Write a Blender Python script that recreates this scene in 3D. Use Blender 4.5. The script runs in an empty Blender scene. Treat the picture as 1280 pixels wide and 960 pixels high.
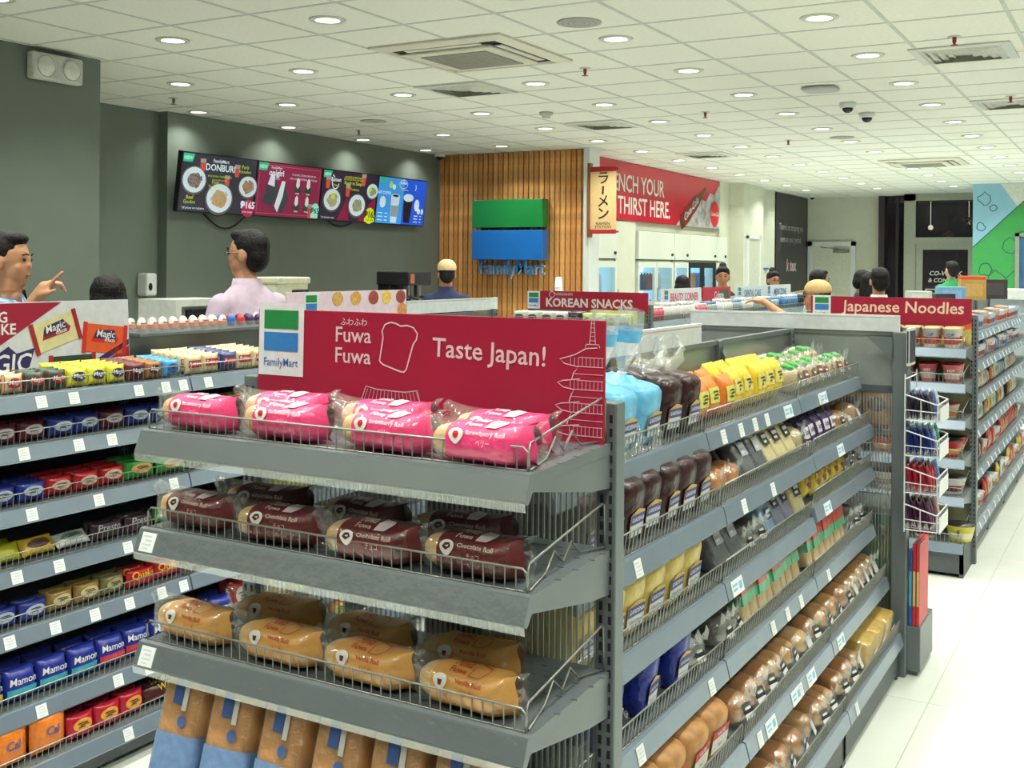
import bpy, bmesh, math, random
from mathutils import Matrix, Vector, noise
random.seed(11)
SC = bpy.context.scene
COL = SC.collection
PI = math.pi
T = Matrix.Translation
def RX(a): return Matrix.Rotation(a, 4, 'X')
def RY(a): return Matrix.Rotation(a, 4, 'Y')
def RZ(a): return Matrix.Rotation(a, 4, 'Z')

# ---------------------------------------------------------------- camera, world, exposure
cam_data = bpy.data.cameras.new('camera'); cam = bpy.data.objects.new('camera', cam_data); COL.objects.link(cam)
EYE = 1.635
cam.matrix_world = T((0, 0, EYE)) @ RZ(math.radians(29.85)) @ RX(PI/2) @ RZ(.0085)
cam_data.sensor_width = 36; cam_data.lens = 36*1383/1280; cam_data.shift_y = -(480-331.7)/1280
cam_data.clip_start = .05; cam_data.clip_end = 200
SC.camera = cam
wd = bpy.data.worlds.new('world'); SC.world = wd; wd.use_nodes = True
wd.node_tree.nodes['Background'].inputs[0].default_value = (.80, .95, .90, 1)
wd.node_tree.nodes['Background'].inputs[1].default_value = .08
vs = SC.view_settings
vs.view_transform = 'Standard'; vs.look = 'None'; vs.gamma = 1; vs.use_curve_mapping = False
vs.exposure = -0.26
LAMP_W = 12.5
LAMP_C = (.98, 1, .89)
CEIL = 2.987

# ---------------------------------------------------------------- materials
def lin(c):
    c = c/255
    return c/12.92 if c <= .04045 else ((c+.055)/1.055)**2.4
MATS = {}
def mat(name, rgb, rough=.5, metal=0, var=.08, scale=30, bump=0, emit=0, spec=.5):
    if name in MATS: return MATS[name]
    m = bpy.data.materials.new(name); m.use_nodes = True; MATS[name] = m
    nt = m.node_tree; b = nt.nodes['Principled BSDF']
    c = [lin(v) for v in rgb]
    tc = nt.nodes.new('ShaderNodeTexCoord'); nz = nt.nodes.new('ShaderNodeTexNoise')
    nz.inputs['Scale'].default_value = scale; nz.inputs['Detail'].default_value = 3
    nt.links.new(tc.outputs['Object'], nz.inputs['Vector'])
    rp = nt.nodes.new('ShaderNodeValToRGB')
    rp.color_ramp.elements[0].position = .3; rp.color_ramp.elements[1].position = .7
    rp.color_ramp.elements[0].color = (*[v*(1-var) for v in c], 1)
    rp.color_ramp.elements[1].color = (*[min(1, v*(1+var)) for v in c], 1)
    nt.links.new(nz.outputs['Fac'], rp.inputs['Fac'])
    nt.links.new(rp.outputs['Color'], b.inputs['Base Color'])
    b.inputs['Roughness'].default_value = rough; b.inputs['Metallic'].default_value = metal
    b.inputs['Specular IOR Level'].default_value = spec
    if bump:
        bp = nt.nodes.new('ShaderNodeBump'); bp.inputs['Strength'].default_value = bump; bp.inputs['Distance'].default_value = .01
        nt.links.new(nz.outputs['Fac'], bp.inputs['Height']); nt.links.new(bp.outputs['Normal'], b.inputs['Normal'])
    if emit:
        nt.links.new(rp.outputs['Color'], b.inputs['Emission Color']); b.inputs['Emission Strength'].default_value = emit
    return m
def film_mat(name, fac=.16, rgb=(235, 240, 240), rough=.12, bump=.5, scale=45, white=.04):
    if name in MATS: return MATS[name]
    m = bpy.data.materials.new(name); m.use_nodes = True; MATS[name] = m
    nt = m.node_tree; nt.nodes.clear()
    out = nt.nodes.new('ShaderNodeOutputMaterial')
    tr = nt.nodes.new('ShaderNodeBsdfTransparent'); gl = nt.nodes.new('ShaderNodeBsdfGlossy'); df = nt.nodes.new('ShaderNodeBsdfDiffuse')
    mx = nt.nodes.new('ShaderNodeMixShader'); mx2 = nt.nodes.new('ShaderNodeMixShader')
    gl.inputs['Roughness'].default_value = rough
    gl.inputs['Color'].default_value = (*[lin(v) for v in rgb], 1); df.inputs['Color'].default_value = (*[lin(v) for v in rgb], 1)
    nz = nt.nodes.new('ShaderNodeTexNoise'); nz.inputs['Scale'].default_value = scale; nz.inputs['Detail'].default_value = 2
    tc = nt.nodes.new('ShaderNodeTexCoord'); nt.links.new(tc.outputs['Object'], nz.inputs['Vector'])
    bp = nt.nodes.new('ShaderNodeBump'); bp.inputs['Strength'].default_value = bump; bp.inputs['Distance'].default_value = .01
    nt.links.new(nz.outputs['Fac'], bp.inputs['Height']); nt.links.new(bp.outputs['Normal'], gl.inputs['Normal'])
    mx.inputs[0].default_value = fac; mx2.inputs[0].default_value = white
    nt.links.new(tr.outputs[0], mx.inputs[1]); nt.links.new(gl.outputs[0], mx.inputs[2])
    nt.links.new(mx.outputs[0], mx2.inputs[1]); nt.links.new(df.outputs[0], mx2.inputs[2])
    nt.links.new(mx2.outputs[0], out.inputs[0])
    return m
def C(r, g, b, rough=.45, **k):       # colour material by value
    return mat('paint_%d_%d_%d_%d' % (r, g, b, int(rough*100)), (r, g, b), rough, **k)
def FOIL(r, g, b): return mat('foil_%d_%d_%d' % (r, g, b), (r, g, b), .28, var=.12, scale=60, bump=.12, spec=.6)
def GLOW(r, g, b, e=1.0): return mat('screen_%d_%d_%d_%d' % (r, g, b, int(e*100)), (r, g, b), .4, emit=e, var=.02)
GREY = mat('shelf_grey', (108, 116, 119), .38, .25, var=.05, scale=8)
GREYD = mat('shelf_grey_dark', (84, 90, 94), .45, .2, var=.05)
WIRE = mat('wire_zinc', (150, 152, 146), .35, .5, var=.05)
SLOT = mat('slot_dark', (26, 18, 28), .8)
WHITE = mat('white_gloss', (222, 226, 226), .35, var=.02)
TAG = mat('tag_paper', (222, 226, 226), .4, var=.02)
TAGP = mat('tag_print', (196, 198, 200), .6)
FILM = film_mat('clear_film')
FILM2 = film_mat('clear_film_fogged', .2, white=.14)
PLASTIC = film_mat('clear_rail_plastic', .18, white=.03, bump=.1)
STEEL = mat('back_panel_steel', (150, 156, 156), .28, .75, var=.06, scale=4)
BREAD = mat('bread_crust', (196, 140, 78), .6, var=.22, scale=18, bump=.15)
BREADL = mat('bread_pale', (224, 184, 124), .65, var=.15, scale=22, bump=.12)

# ---------------------------------------------------------------- mesh builder
class MB:
    def __init__(s): s.v = []; s.f = []; s.m = []; s.mi = 0
    def add(s, vs, fs):
        o = len(s.v); s.v += [tuple(p) for p in vs]; s.f += [tuple(i+o for i in f) for f in fs]; s.m += [s.mi]*len(fs); return s
    def box(s, x0, x1, y0, y1, z0, z1, M=None):
        vs = [Vector((x, y, z)) for z in (z0, z1) for y in (y0, y1) for x in (x0, x1)]
        if M: vs = [M @ p for p in vs]
        return s.add(vs, [(0, 2, 3, 1), (4, 5, 7, 6), (0, 1, 5, 4), (2, 6, 7, 3), (0, 4, 6, 2), (1, 3, 7, 5)])
    def bbox(s, x0, x1, y0, y1, z0, z1, b=.004, M=None):      # box with chamfered edges
        bm = bmesh.new(); bmesh.ops.create_cube(bm, size=1)
        for v in bm.verts: v.co = Vector(((x0+x1)/2+v.co.x*(x1-x0), (y0+y1)/2+v.co.y*(y1-y0), (z0+z1)/2+v.co.z*(z1-z0)))
        bmesh.ops.bevel(bm, geom=bm.edges[:], offset=b, segments=2, affect='EDGES', profile=.5)
        if M: bm.transform(M)
        bm.verts.index_update(); s.add([v.co for v in bm.verts], [[v.index for v in f.verts] for f in bm.faces]); bm.free(); return s
    def loft(s, secs, cap=True, closed=True):
        n = len(secs[0]); vs = [p for c in secs for p in c]; fs = []
        for i in range(len(secs)-1):
            for j in range(n if closed else n-1):
                k = (j+1) % n; fs.append((i*n+j, i*n+k, (i+1)*n+k, (i+1)*n+j))
        if cap: fs.append(tuple(range(n-1, -1, -1))); fs.append(tuple(range((len(secs)-1)*n, len(secs)*n)))
        return s.add(vs, fs)
    def tube(s, pts, r, n=6, cap=True):
        pts = [Vector(p) for p in pts]; secs = []
        rr = r if isinstance(r, (list, tuple)) else [r]*len(pts)
        for i, p in enumerate(pts):
            d = (pts[min(i+1, len(pts)-1)]-pts[max(i-1, 0)]).normalized()
            a = d.cross(Vector((0, 0, 1)) if abs(d.z) < .9 else Vector((1, 0, 0))).normalized(); b = d.cross(a)
            secs.append([p+(a*math.cos(2*PI*k/n)+b*math.sin(2*PI*k/n))*rr[i] for k in range(n)])
        return s.loft(secs, cap)
    def lathe(s, prof, n=20, c=(0, 0, 0), cap=True):
        return s.loft([[(c[0]+r*math.cos(2*PI*k/n), c[1]+r*math.sin(2*PI*k/n), c[2]+z) for k in range(n)] for r, z in prof], cap)
    def ell(s, c, r, nu=14, nv=9, M=None, e=1.0):
        def sp(v): return math.copysign(abs(v)**e, v)
        secs = []
        for i in range(nv+1):
            t = -PI/2+PI*i/nv; t = max(-PI/2+.02, min(PI/2-.02, t))
            secs.append([Vector((r[0]*sp(math.cos(t))*sp(math.cos(2*PI*k/nu)), r[1]*sp(math.cos(t))*sp(math.sin(2*PI*k/nu)), r[2]*sp(math.sin(t)))) for k in range(nu)])
        M = M or Matrix(); c = Vector(c)
        return s.loft([[M @ (p+c) for p in q] for q in secs])
    def caps(s, a, b, ra, rb, n=12):                  # tapered capsule
        a = Vector(a); b = Vector(b); d = (b-a); L = d.length; d = d/L if L else Vector((0, 0, 1))
        pts = []; rr = []
        for i in range(5): t = PI/2*(1-i/4); pts.append(a-d*ra*math.sin(t)); rr.append(max(ra*math.cos(t), 1e-4))
        for i in range(5): t = PI/2*i/4; pts.append(b+d*rb*math.sin(t)); rr.append(max(rb*math.cos(t), 1e-4))
        x = d.cross(Vector((0, 0, 1)) if abs(d.z) < .9 else Vector((1, 0, 0))).normalized(); y = d.cross(x)
        return s.loft([[p+(x*math.cos(2*PI*k/n)+y*math.sin(2*PI*k/n))*r for k in range(n)] for p, r in zip(pts, rr)])
    # 2-D shapes mapped to 3-D by fn(x, y)
    def poly(s, pts, fn): return s.add([fn(*p) for p in pts], [tuple(range(len(pts)))])
    def rect(s, x0, x1, y0, y1, fn, nx=1, ny=1):
        vs = [fn(x0+(x1-x0)*i/nx, y0+(y1-y0)*j/ny) for j in range(ny+1) for i in range(nx+1)]
        return s.add(vs, [(j*(nx+1)+i, j*(nx+1)+i+1, (j+1)*(nx+1)+i+1, (j+1)*(nx+1)+i) for j in range(ny) for i in range(nx)])
    def disc(s, cx, cy, rx, ry, fn, n=24, rings=1):
        vs = [fn(cx, cy)]; fs = []
        for q in range(1, rings+1):
            for k in range(n): vs.append(fn(cx+rx*q/rings*math.cos(2*PI*k/n), cy+ry*q/rings*math.sin(2*PI*k/n)))
        for k in range(n): fs.append((0, 1+k, 1+(k+1) % n))
        for q in range(rings-1):
            for k in range(n): a = 1+q*n; fs.append((a+k, a+n+k, a+n+(k+1) % n, a+(k+1) % n))
        return s.add(vs, fs)
    def stroke(s, pts, w, fn, close=False):
        P = [Vector((*p, 0)) for p in pts]
        if close: P.append(P[0])
        vs = []
        for i, p in enumerate(P):
            d = (P[min(i+1, len(P)-1)]-P[max(i-1, 0)])
            d = d.normalized() if d.length else Vector((1, 0, 0))
            nrm = Vector((-d.y, d.x, 0))*w/2
            vs += [fn(p.x+nrm.x, p.y+nrm.y), fn(p.x-nrm.x, p.y-nrm.y)]
        return s.add(vs, [(2*i, 2*i+1, 2*i+3, 2*i+2) for i in range(len(P)-1)])
    def text(s, txt, size, x, y, fn, align='CENTER', bold=0, sx=1.0, rot=0, shear=0):
        vs, fs = text_geo(txt, align, bold, shear)
        ca, sa = math.cos(rot), math.sin(rot)
        out = []
        for a, b in vs:
            a, b = a*size*sx, b*size
            out.append(fn(x+a*ca-b*sa, y+a*sa+b*ca))
        return s.add(out, fs)
TEXTS = {}
def text_geo(txt, align, bold, shear):
    k = (txt, align, bold, shear)
    if k in TEXTS: return TEXTS[k]
    cu = bpy.data.curves.new('lettering', 'FONT'); cu.body = txt; cu.align_x = align; cu.size = 1; cu.offset = bold; cu.resolution_u = 2; cu.shear = shear
    ob = bpy.data.objects.new('lettering', cu); COL.objects.link(ob)
    me = bpy.data.meshes.new_from_object(ob)
    r = ([(v.co.x, v.co.y) for v in me.vertices], [tuple(p.vertices) for p in me.polygons])
    bpy.data.objects.remove(ob); bpy.data.curves.remove(cu); bpy.data.meshes.remove(me)
    TEXTS[k] = r; return r
def mesh_of(mb, mats, smooth=False, name='mesh'):
    me = bpy.data.meshes.new(name); me.from_pydata(mb.v, [], mb.f)
    if not isinstance(mats, (list, tuple)): mats = [mats]
    for m in mats: me.materials.append(m)
    if len(mats) > 1: me.polygons.foreach_set('material_index', mb.m)
    if smooth: me.polygons.foreach_set('use_smooth', [True]*len(me.polygons))
    me.update(); return me
def put(name, mesh, parent=None, M=None, **pr):
    o = bpy.data.objects.new(name, mesh); COL.objects.link(o)
    if parent: o.parent = parent
    if M is not None: o.matrix_basis = M
    for k, v in pr.items(): o[k] = v
    return o
def build(name, mb, mats, parent=None, M=None, smooth=False, **pr):
    return put(name, mesh_of(mb, mats, smooth, name), parent, M, **pr)
def thing(name, label, cat, M=None, group=None, parent=None):
    o = put(name, None, parent, M, label=label, category=cat); o.empty_display_size = .05
    if group: o['group'] = group
    return o
def tag(o, label, cat, group=None):
    o['label'] = label; o['category'] = cat
    if group: o['group'] = group
    return o
def struct(name, mb, m, label, cat, smooth=False, M=None):
    o = build(name, mb, m, None, M, smooth); o['kind'] = 'structure'; o['label'] = label; o['category'] = cat; return o
def front(d=.001, y=0.0):                              # print plane facing local -y
    return lambda a, b: Vector((a, y-d, b))
def sell(t, a, b, n):                                  # superellipse point
    c, s_ = math.cos(t), math.sin(t)
    return a*math.copysign(abs(c)**(2/n), c), b*math.copysign(abs(s_)**(2/n), s_)

# ---------------------------------------------------------------- room shell
FLOORM = mat('floor_tile', (224, 228, 220), .16, var=.03, scale=3, spec=.5)
b = MB(); b.box(-9, 6, -4, 24, -.1, -.004)
floor = struct('floor', b, mat('floor_grout', (182, 184, 176), .5), 'pale glossy tiled shop floor', 'floor')
b = MB(); b.box(0, .797, 0, .797, -.004, 0); tile_me = mesh_of(b, FLOORM)
n = 0
for i in range(-5, 6):
    for j in range(0, 22):
        put('floor_tile', tile_me, floor, T((i*.8+.1, j*.8-.4, 0)))
b = MB()
for i in range(-11, 7):
    for j in range(-4, 30):
        if not (-5 <= i < 6 and 0 <= j < 22): b.box(i*.8+.1, i*.8+.897, j*.8-.4, j*.8+.397, -.004, 0)
build('outer_floor_tiles', b, FLOORM, floor, kind='stuff')
# ceiling with T-bar grid and tiles
TILEM = mat('ceiling_tile', (232, 231, 220), .85, var=.03, scale=40, bump=.05)
b = MB(); b.box(-9, 6, -4, 24, CEIL+.02, CEIL+.12)
ceil = struct('ceiling', b, mat('ceiling_slab', (170, 170, 160), .9), 'white suspended ceiling of square tiles', 'ceiling')
b = MB(); b.box(-.294, .294, -.294, .294, 0, .014); ctile = mesh_of(b, TILEM)
tiles = []
for i in range(-12, 11):
    for j in range(-18, 26):
        x = -1.5436+.6*i; y = 8.398+.6*j
        F = -.4977*x+.8673*y; R = .8673*x+.4977*y
        vis = F > 2.5 and abs(R/F) < .6
        tiles.append((0 if vis else 1, F if F > 0 else 99, x, y))
tiles.sort()
rest = MB()
for k, (q, F, x, y) in enumerate(tiles):
    if k < 300 and q == 0: put('ceiling_tile', ctile, ceil, T((x, y, CEIL)))
    else: rest.box(x-.294, x+.294, y-.294, y+.294, CEIL, CEIL+.014)
build('further_ceiling_tiles', rest, TILEM, ceil, kind='stuff')
b = MB()
for i in range(-13, 11): x = -1.8436+.6*i+.6; b.box(x-.011, x+.011, -3, 23.9, CEIL-.003, CEIL+.006)
for j in range(-18, 27): y = 8.098+.6*j; b.box(-8.9, 5, y-.011, y+.011, CEIL-.0025, CEIL+.006)
build('ceiling_grid', b, mat('tbar', (196, 200, 192), .6), ceil)
# walls
WG = mat('wall_grey_green', (112, 122, 114), .55, var=.03, scale=6)
WC = mat('wall_cream', (206, 208, 190), .6, var=.03, scale=6)
b = MB(); b.box(-7.95, -7.71, -3, 7.04, 0, CEIL+.02)
struct('wall_left', b, WG, 'recessed grey green wall left of the menu screens', 'wall')
b = MB(); b.box(-7.95, -7.6, 7.04, 11.4, 0, CEIL+.02)
struct('wall_menu', b, WG, 'grey green wall carrying the menu screens', 'wall')
b = MB(); b.box(-7.95, -6.09, 1.5, 5.05, 0, CEIL+.02)
struct('wall_column', b, WG, 'wide grey column at left with emergency light', 'column')
# slatted wood wall
WOODS = [mat('slat_wood_%d' % i, c, .5, var=.2, scale=14) for i, c in enumerate([(214, 152, 88), (204, 140, 78), (224, 164, 98)])]
b = MB(); b.box(-7.6, -5.57, 11.46, 11.6, 0, CEIL+.02)
sw = struct('wall_slatted', b, mat('slat_back', (92, 56, 30), .7), 'warm wooden slatted feature wall behind the logo', 'wall')
NS = 29; dx = 2.03/NS
sl = []
for wmat in WOODS:
    b = MB(); b.box(-.0275, .0275, -.035, 0, 0, CEIL-.005); sl.append(mesh_of(b, wmat))
for i in range(NS): put('wood_slat', sl[(i*7+i//3) % 3], sw, T((-7.6+dx*(i+.5), 11.46, 0)))
b = MB(); b.box(-5.57, -5.5, 11.33, 11.6, 0, CEIL+.02)
struct('trim_1', b, WHITE, 'white end edge of the slatted wood wall', 'trim')
# fridge wall, pillar, far walls
b = MB(); b.box(-6.6, -6.35, 11.6, 17.2, 0, CEIL+.02); b.box(-6.35, -5.9, 11.6, 17.2, 2.12, CEIL+.02)
struct('wall_fridges', b, WC, 'pale wall and bulkhead above the drink fridges', 'wall')
b = MB(); b.box(-6.3, -5.6, 17.2, 18.25, 0, CEIL+.02); b.box(-6.35, -5.85, 16.75, 17.2, 0, CEIL+.02); b.box(-6.3, -5.72, 18.25, 19.3, 0, CEIL+.02); b.box(-6.3, -5.8, 19.3, 21.5, 0, CEIL+.02)
struct('wall_pillar', b, WC, 'cream pillar and wall right of the red banner', 'wall')
b = MB(); b.box(-5.598, -5.58, 17.35, 17.95, 0, 2.1)
d = struct('door_2', b, mat('door_cream', (196, 198, 182), .5), 'narrow cream service door in the pillar', 'door')
b = MB()
for y in (17.33, 17.95): b.box(-5.598, -5.565, y, y+.05, 0, 2.15)
b.box(-5.598, -5.565, 17.33, 18.0, 2.1, 2.15); build('door_frame', b, WHITE, d)
b = MB(); b.box(-5.79, -4.35, 21.5, 21.7, 0, CEIL+.02)
struct('wall_back', b, WC, 'cream back wall with a white door', 'wall')
b = MB(); b.bbox(-5.62, -4.88, 21.46, 21.498, 0, 2.06, .006)
d = struct('door_1', b, mat('door_white', (214, 216, 198), .45), 'white back door with overhead closer', 'door')
b = MB()
b.box(-5.7, -5.62, 21.44, 21.499, 0, 2.14); b.box(-4.88, -4.8, 21.44, 21.499, 0, 2.14); b.box(-5.7, -4.8, 21.44, 21.499, 2.06, 2.14); build('door_frame', b, WHITE, d)
b = MB(); b.bbox(-5.2, -4.92, 21.38, 21.46, 1.93, 2.0, .008); b.tube([(-5.1, 21.38, 2.01), (-5.3, 21.3, 2.02), (-5.45, 21.42, 2.04)], .01); build('door_closer', b, C(120, 120, 112), d)
b = MB(); b.bbox(-4.97, -4.93, 21.4, 21.46, 1.0, 1.04, .005); b.tube([(-4.95, 21.4, 1.02), (-5.07, 21.4, 1.02)], .009); build('door_handle', b, C(150, 150, 148, .3), d)
# dark glazing and glass entrance
GLASS = film_mat('window_glass', .12, (150, 160, 170), .02, 0, white=.02)
b = MB(); b.box(-4.35, -4.24, 21.3, 21.6, 0, CEIL+.02)
for x in (-4.35, -4.05, -3.8): b.box(x, x+.05, 21.35, 21.45, 0, CEIL)
w1 = struct('window_1', b, mat('bronze_frame', (44, 32, 42), .4), 'tall dark glazing between back wall and glass door', 'window')
b = MB(); b.box(-4.3, -3.8, 21.4, 21.408, 0, CEIL); build('pane', b, film_mat('dark_glass', .25, (60, 56, 66), .03, 0, white=.3), w1)
ALU = mat('alu_frame', (158, 160, 146), .4, .3)
b = MB()
for x0, x1 in ((-3.82, -3.62), (-2.62, -2.5), (-2.12, -2.0)): b.box(x0, x1, 20.9, 21.05, 0, CEIL)
b.box(-3.82, -2.0, 20.9, 21.05, 2.86, CEIL); b.box(-3.62, -2.62, 20.9, 21.05, 2.08, 2.2)
d3 = struct('door_3', b, ALU, 'aluminium framed glass entrance door with transom', 'door')
b = MB()
for a in ((-3.62, -3.5), (-2.74, -2.62)): b.box(*a, 20.93, 21.0, 0, 2.08)
b.box(-3.5, -2.74, 20.93, 21.0, 1.98, 2.08); b.box(-3.5, -2.74, 20.93, 21.0, 0, .25); lf = build('door_leaf', b, ALU, d3)
b = MB(); b.box(-3.5, -2.74, 20.96, 20.968, .25, 1.98); build('pane', b, film_mat('door_glass', .2, (70, 66, 72), .03, 0, white=.45), lf)
b = MB(); b.box(-3.62, -2.62, 20.96, 20.968, 2.2, 2.86); build('pane', b, film_mat('door_glass', 0), d3)
b = MB(); b.box(-2.5, -2.12, 20.96, 20.968, 0, 2.86); build('pane', b, GLASS, d3)
b = MB(); fn = front(.004, 20.96)
b.text('CO-WORK', .11, -3.12, 1.52, fn, bold=.02, shear=.2); b.text('& CONNECT', .10, -3.12, 1.4, fn, bold=.02, shear=.2)
for x in (-3.33, -2.95):
    b.stroke([(x-.12, 1.27), (x-.09, 1.13), (x+.09, 1.13), (x+.12, 1.27)], .018, fn, True); b.stroke([(x-.1, 1.2), (x+.1, 1.2)], .015, fn)
build('lettering', b, C(208, 208, 198), d3)
b = MB(); b.box(-9, 6, 24.2, 24.3, 0, 4.2)
struct('wall_street', b, mat('night_street', (48, 44, 46), .8, var=.4, scale=1.5), 'dark street facade beyond the glass door', 'wall')
for i, (x, y, z, r) in enumerate([(-3.7, 23, 2.45, .05), (-3.05, 23.4, 2.5, .04), (-2.62, 22.6, 2.4, .035), (-2.2, 23.2, 2.55, .03)]):
    b = MB(); b.ell((0, 0, 0), (r, r, r)); b.tube([(0, 0, r), (0, 0, .6)], .006)
    tag(build('street_lamp', b, GLOW(255, 246, 214, 4), None, T((x, y, z)), True), 'small glowing lamp globe outside, %s seen through the glass' % ('leftmost', 'second from left', 'third from left', 'rightmost')[i], 'lamp', 'lamps outside the glass door')
# mural wall
b = MB(); b.box(-2.4, 6, 18.85, 19.05, 0, CEIL+.02); b.box(-2.4, -2.3, 19.05, 21.5, 0, CEIL+.02)
mw = struct('wall_mural', b, mat('mural_blue', (140, 190, 214), .55, var=.05, scale=3), 'wall with a blue and green painted mural', 'wall')
fn = front(.003, 18.85)
b = MB(); b.poly([(-2.4, 1.0), (-2.4, 1.98), (-1.42, 2.94), (-.9, 2.42), (-.9, 1.8)], fn); build('painted_band', b, mat('mural_green', (62, 158, 84), .55, var=.06, scale=4), mw)
b = MB(); b.poly([(-2.0, 2.98), (-1.75, 2.62), (-1.42, 2.96), (-1.35, 2.98)], front(.002, 18.85)); b.poly([(-1.4, 2.98), (-1.36, 2.93), (-.4, 1.98), (.6, 2.98)], front(.002, 18.85)); build('painted_white', b, C(212, 216, 208), mw)
b = MB(); random.seed(3); fn = front(.005, 18.85)
for cx, cy, rr in [(-2.22, 2.75, .1), (-2.28, 2.3, .07), (-2.2, 1.62, .1), (-2.05, 1.5, .12), (-1.85, 2.0, .12), (-1.68, 2.14, .1), (-2.1, 2.6, .06), (-1.9, 1.2, .12), (-1.5, 2.5, .11)]:
    pts = [(cx+rr*(.6+.6*random.random())*math.cos(2*PI*k/11), cy+rr*(.6+.6*random.random())*math.sin(2*PI*k/11)) for k in range(11)]
    b.stroke(pts, .012, fn, True)
b.stroke([(-2.4, 1.98), (-1.42, 2.94), (-.9, 2.42)], .014, fn); b.stroke([(-2.4, 1.02), (-1.3, 2.1)], .012, fn)
build('painted_outlines', b, C(40, 70, 80), mw)
b = MB(); b.box(-1.78, -1.72, 18.8, 18.86, .8, 2.2); b.box(-1.78, -.2, 18.8, 18.86, 2.15, 2.2); b.box(-.26, -.2, 18.8, 18.86, .8, 2.2); b.box(-1.78, -.2, 18.8, 18.86, .8, .85)
w2 = struct('window_2', b, ALU, 'framed blue window cut into the mural', 'window')
b = MB(); b.box(-1.72, -.26, 18.83, 18.84, .85, 2.15); build('pane', b, mat('blue_glass', (70, 110, 150), .08, var=.2, scale=3), w2)
b = MB(); b.box(5, 5.2, -3, 19, 0, CEIL+.02)
struct('wall_right', b, WC, 'plain cream wall far to the right', 'wall')
# ---------------------------------------------------------------- ceiling fixtures
TRIM = mat('downlight_trim', (205, 206, 196), .35, var=.02)
LENS = GLOW(255, 252, 232, 5.0)
b = MB(); b.lathe([(.068, -.004), (.1, -.004), (.104, -.001), (.104, .004), (.068, .004)], 24, cap=False); trim_me = mesh_of(b, TRIM, True)
b = MB(); b.lathe([(.0005, 0), (.07, 0)], 24, cap=False); lens_me = mesh_of(b, LENS)
ld = bpy.data.lights.new('downlight_lamp', 'AREA'); ld.shape = 'DISK'; ld.size = .13; ld.energy = LAMP_W; ld.color = LAMP_C; ld.spread = math.radians(125)
ld2 = ld.copy(); ld2.energy = LAMP_W*.35
ordn = ['first', 'second', 'third', 'fourth', 'fifth', 'sixth', 'seventh', 'eighth', 'ninth', 'tenth', 'eleventh', 'twelfth', 'thirteenth', 'fourteenth', 'fifteenth', 'sixteenth', 'seventeenth', 'eighteenth', 'nineteenth', 'twentieth']
rown = {-5: 'in the row along the menu wall', -4: 'in the row above the service counter', -3: 'in the row leading to the wooden wall', -2: 'in the row left of the ceiling cassette vents', -1: 'in the row passing the ceiling cameras', 0: 'in the row above the noodle shelves', 1: 'in the row right of the noodle shelves', 2: 'in the rightmost ceiling row'}
for i in range(-5, 3):
    k = 0
    for j in range(-7, 10):
        x = -1.5436+1.2*i; y = 8.398+1.2*j
        if i == -5: x += .16
        if (i, j) == (-2, -2): continue
        if i == -5 and not (6.5 < y < 11.3): continue
        if i == -4 and not (5.3 < y < 11.2): continue
        if i <= -3 and y > 20.5: continue
        if i >= 0 and y > 18.6: continue
        if i == -3 and y < 3: continue
        o = put('downlight', trim_me, None, T((x, y, CEIL-.004)))
        tag(o, 'round recessed downlight, %s %s' % (ordn[k], rown[i]), 'downlight', 'recessed ceiling downlights'); k += 1
        put('lens', lens_me, o, T((0, 0, -.001)))
        put('lamp', ld if i > -5 else ld2, o, T((0, 0, -.004)))
def cassette(x, y, label):
    t = thing('ceiling_cassette', label, 'air conditioner', T((x, y, CEIL)))
    CR = mat('cassette_cream', (214, 210, 192), .45, var=.02)
    b = MB()
    o, q = .475, .40
    b.loft([[(sx*r, sy*r, z) for sx, sy in ((-1, -1), (1, -1), (1, 1), (-1, 1))] for r, z in ((o, -.001), (o, -.015), (.42, -.03), (.40, -.03), (.39, -.014))], False); build('panel_frame', b, CR, t)
    b = MB(); b.bbox(-.31, .31, -.31, .31, -.045, -.018, .012); build('centre_panel', b, CR, t)
    b = MB()
    for k in range(16): b.box(-.24, .24, -.235+k*.03, -.215+k*.03, -.05, -.045)
    build('intake_grille', b, C(150, 150, 138), t)
    b = MB(); b.box(-.39, .39, -.39, .39, -.016, -.01); build('air_slot', b, SLOT, t)
    for k in range(4):
        b = MB(); b.box(-.27, .27, .325, .375, -.03, -.024); build('louvre', b, CR, t, RZ(k*PI/2))
cassette(-3.744, 5.998, 'large square ceiling air conditioning cassette above the front aisle')
cassette(-2.45, 14.7, 'distant ceiling air conditioning cassette near the mural')
def vent(x, y, label):
    t = thing('ceiling_vent', label, 'vent', T((x, y, CEIL)), 'square ceiling air vents')
    b = MB(); b.loft([[(sx*r, sy*r, z) for sx, sy in ((-1, -1), (1, -1), (1, 1), (-1, 1))] for r, z in ((.29, -.001), (.29, -.01), (.24, -.014), (.235, -.004))], False); build('vent_frame', b, TRIM, t)
    for k in range(4):
        r = .2-k*.05; b = MB(); b.loft([[(sx*q, sy*q, z) for sx, sy in ((-1, -1), (1, -1), (1, 1), (-1, 1))] for q, z in ((r, -.02), (r+.03, -.006))], False); build('louvre', b, C(190, 190, 178), t)
    b = MB(); b.box(-.24, .24, -.24, .24, -.005, -.0005); build('dark_core', b, C(205, 205, 192), t)
for x, y, l in [(-4.55, 7.2, 'square ceiling vent between cassette and wooden wall'), (-1.0, 7.4, 'square ceiling vent nearest the right edge'), (-4.5, 9.6, 'square ceiling vent near the ramen banner'), (-.95, 9.8, 'second square ceiling vent at the right edge'), (-4.6, 12.7, 'square ceiling vent beside the red drinks banner')]: vent(x, y, l)
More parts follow.
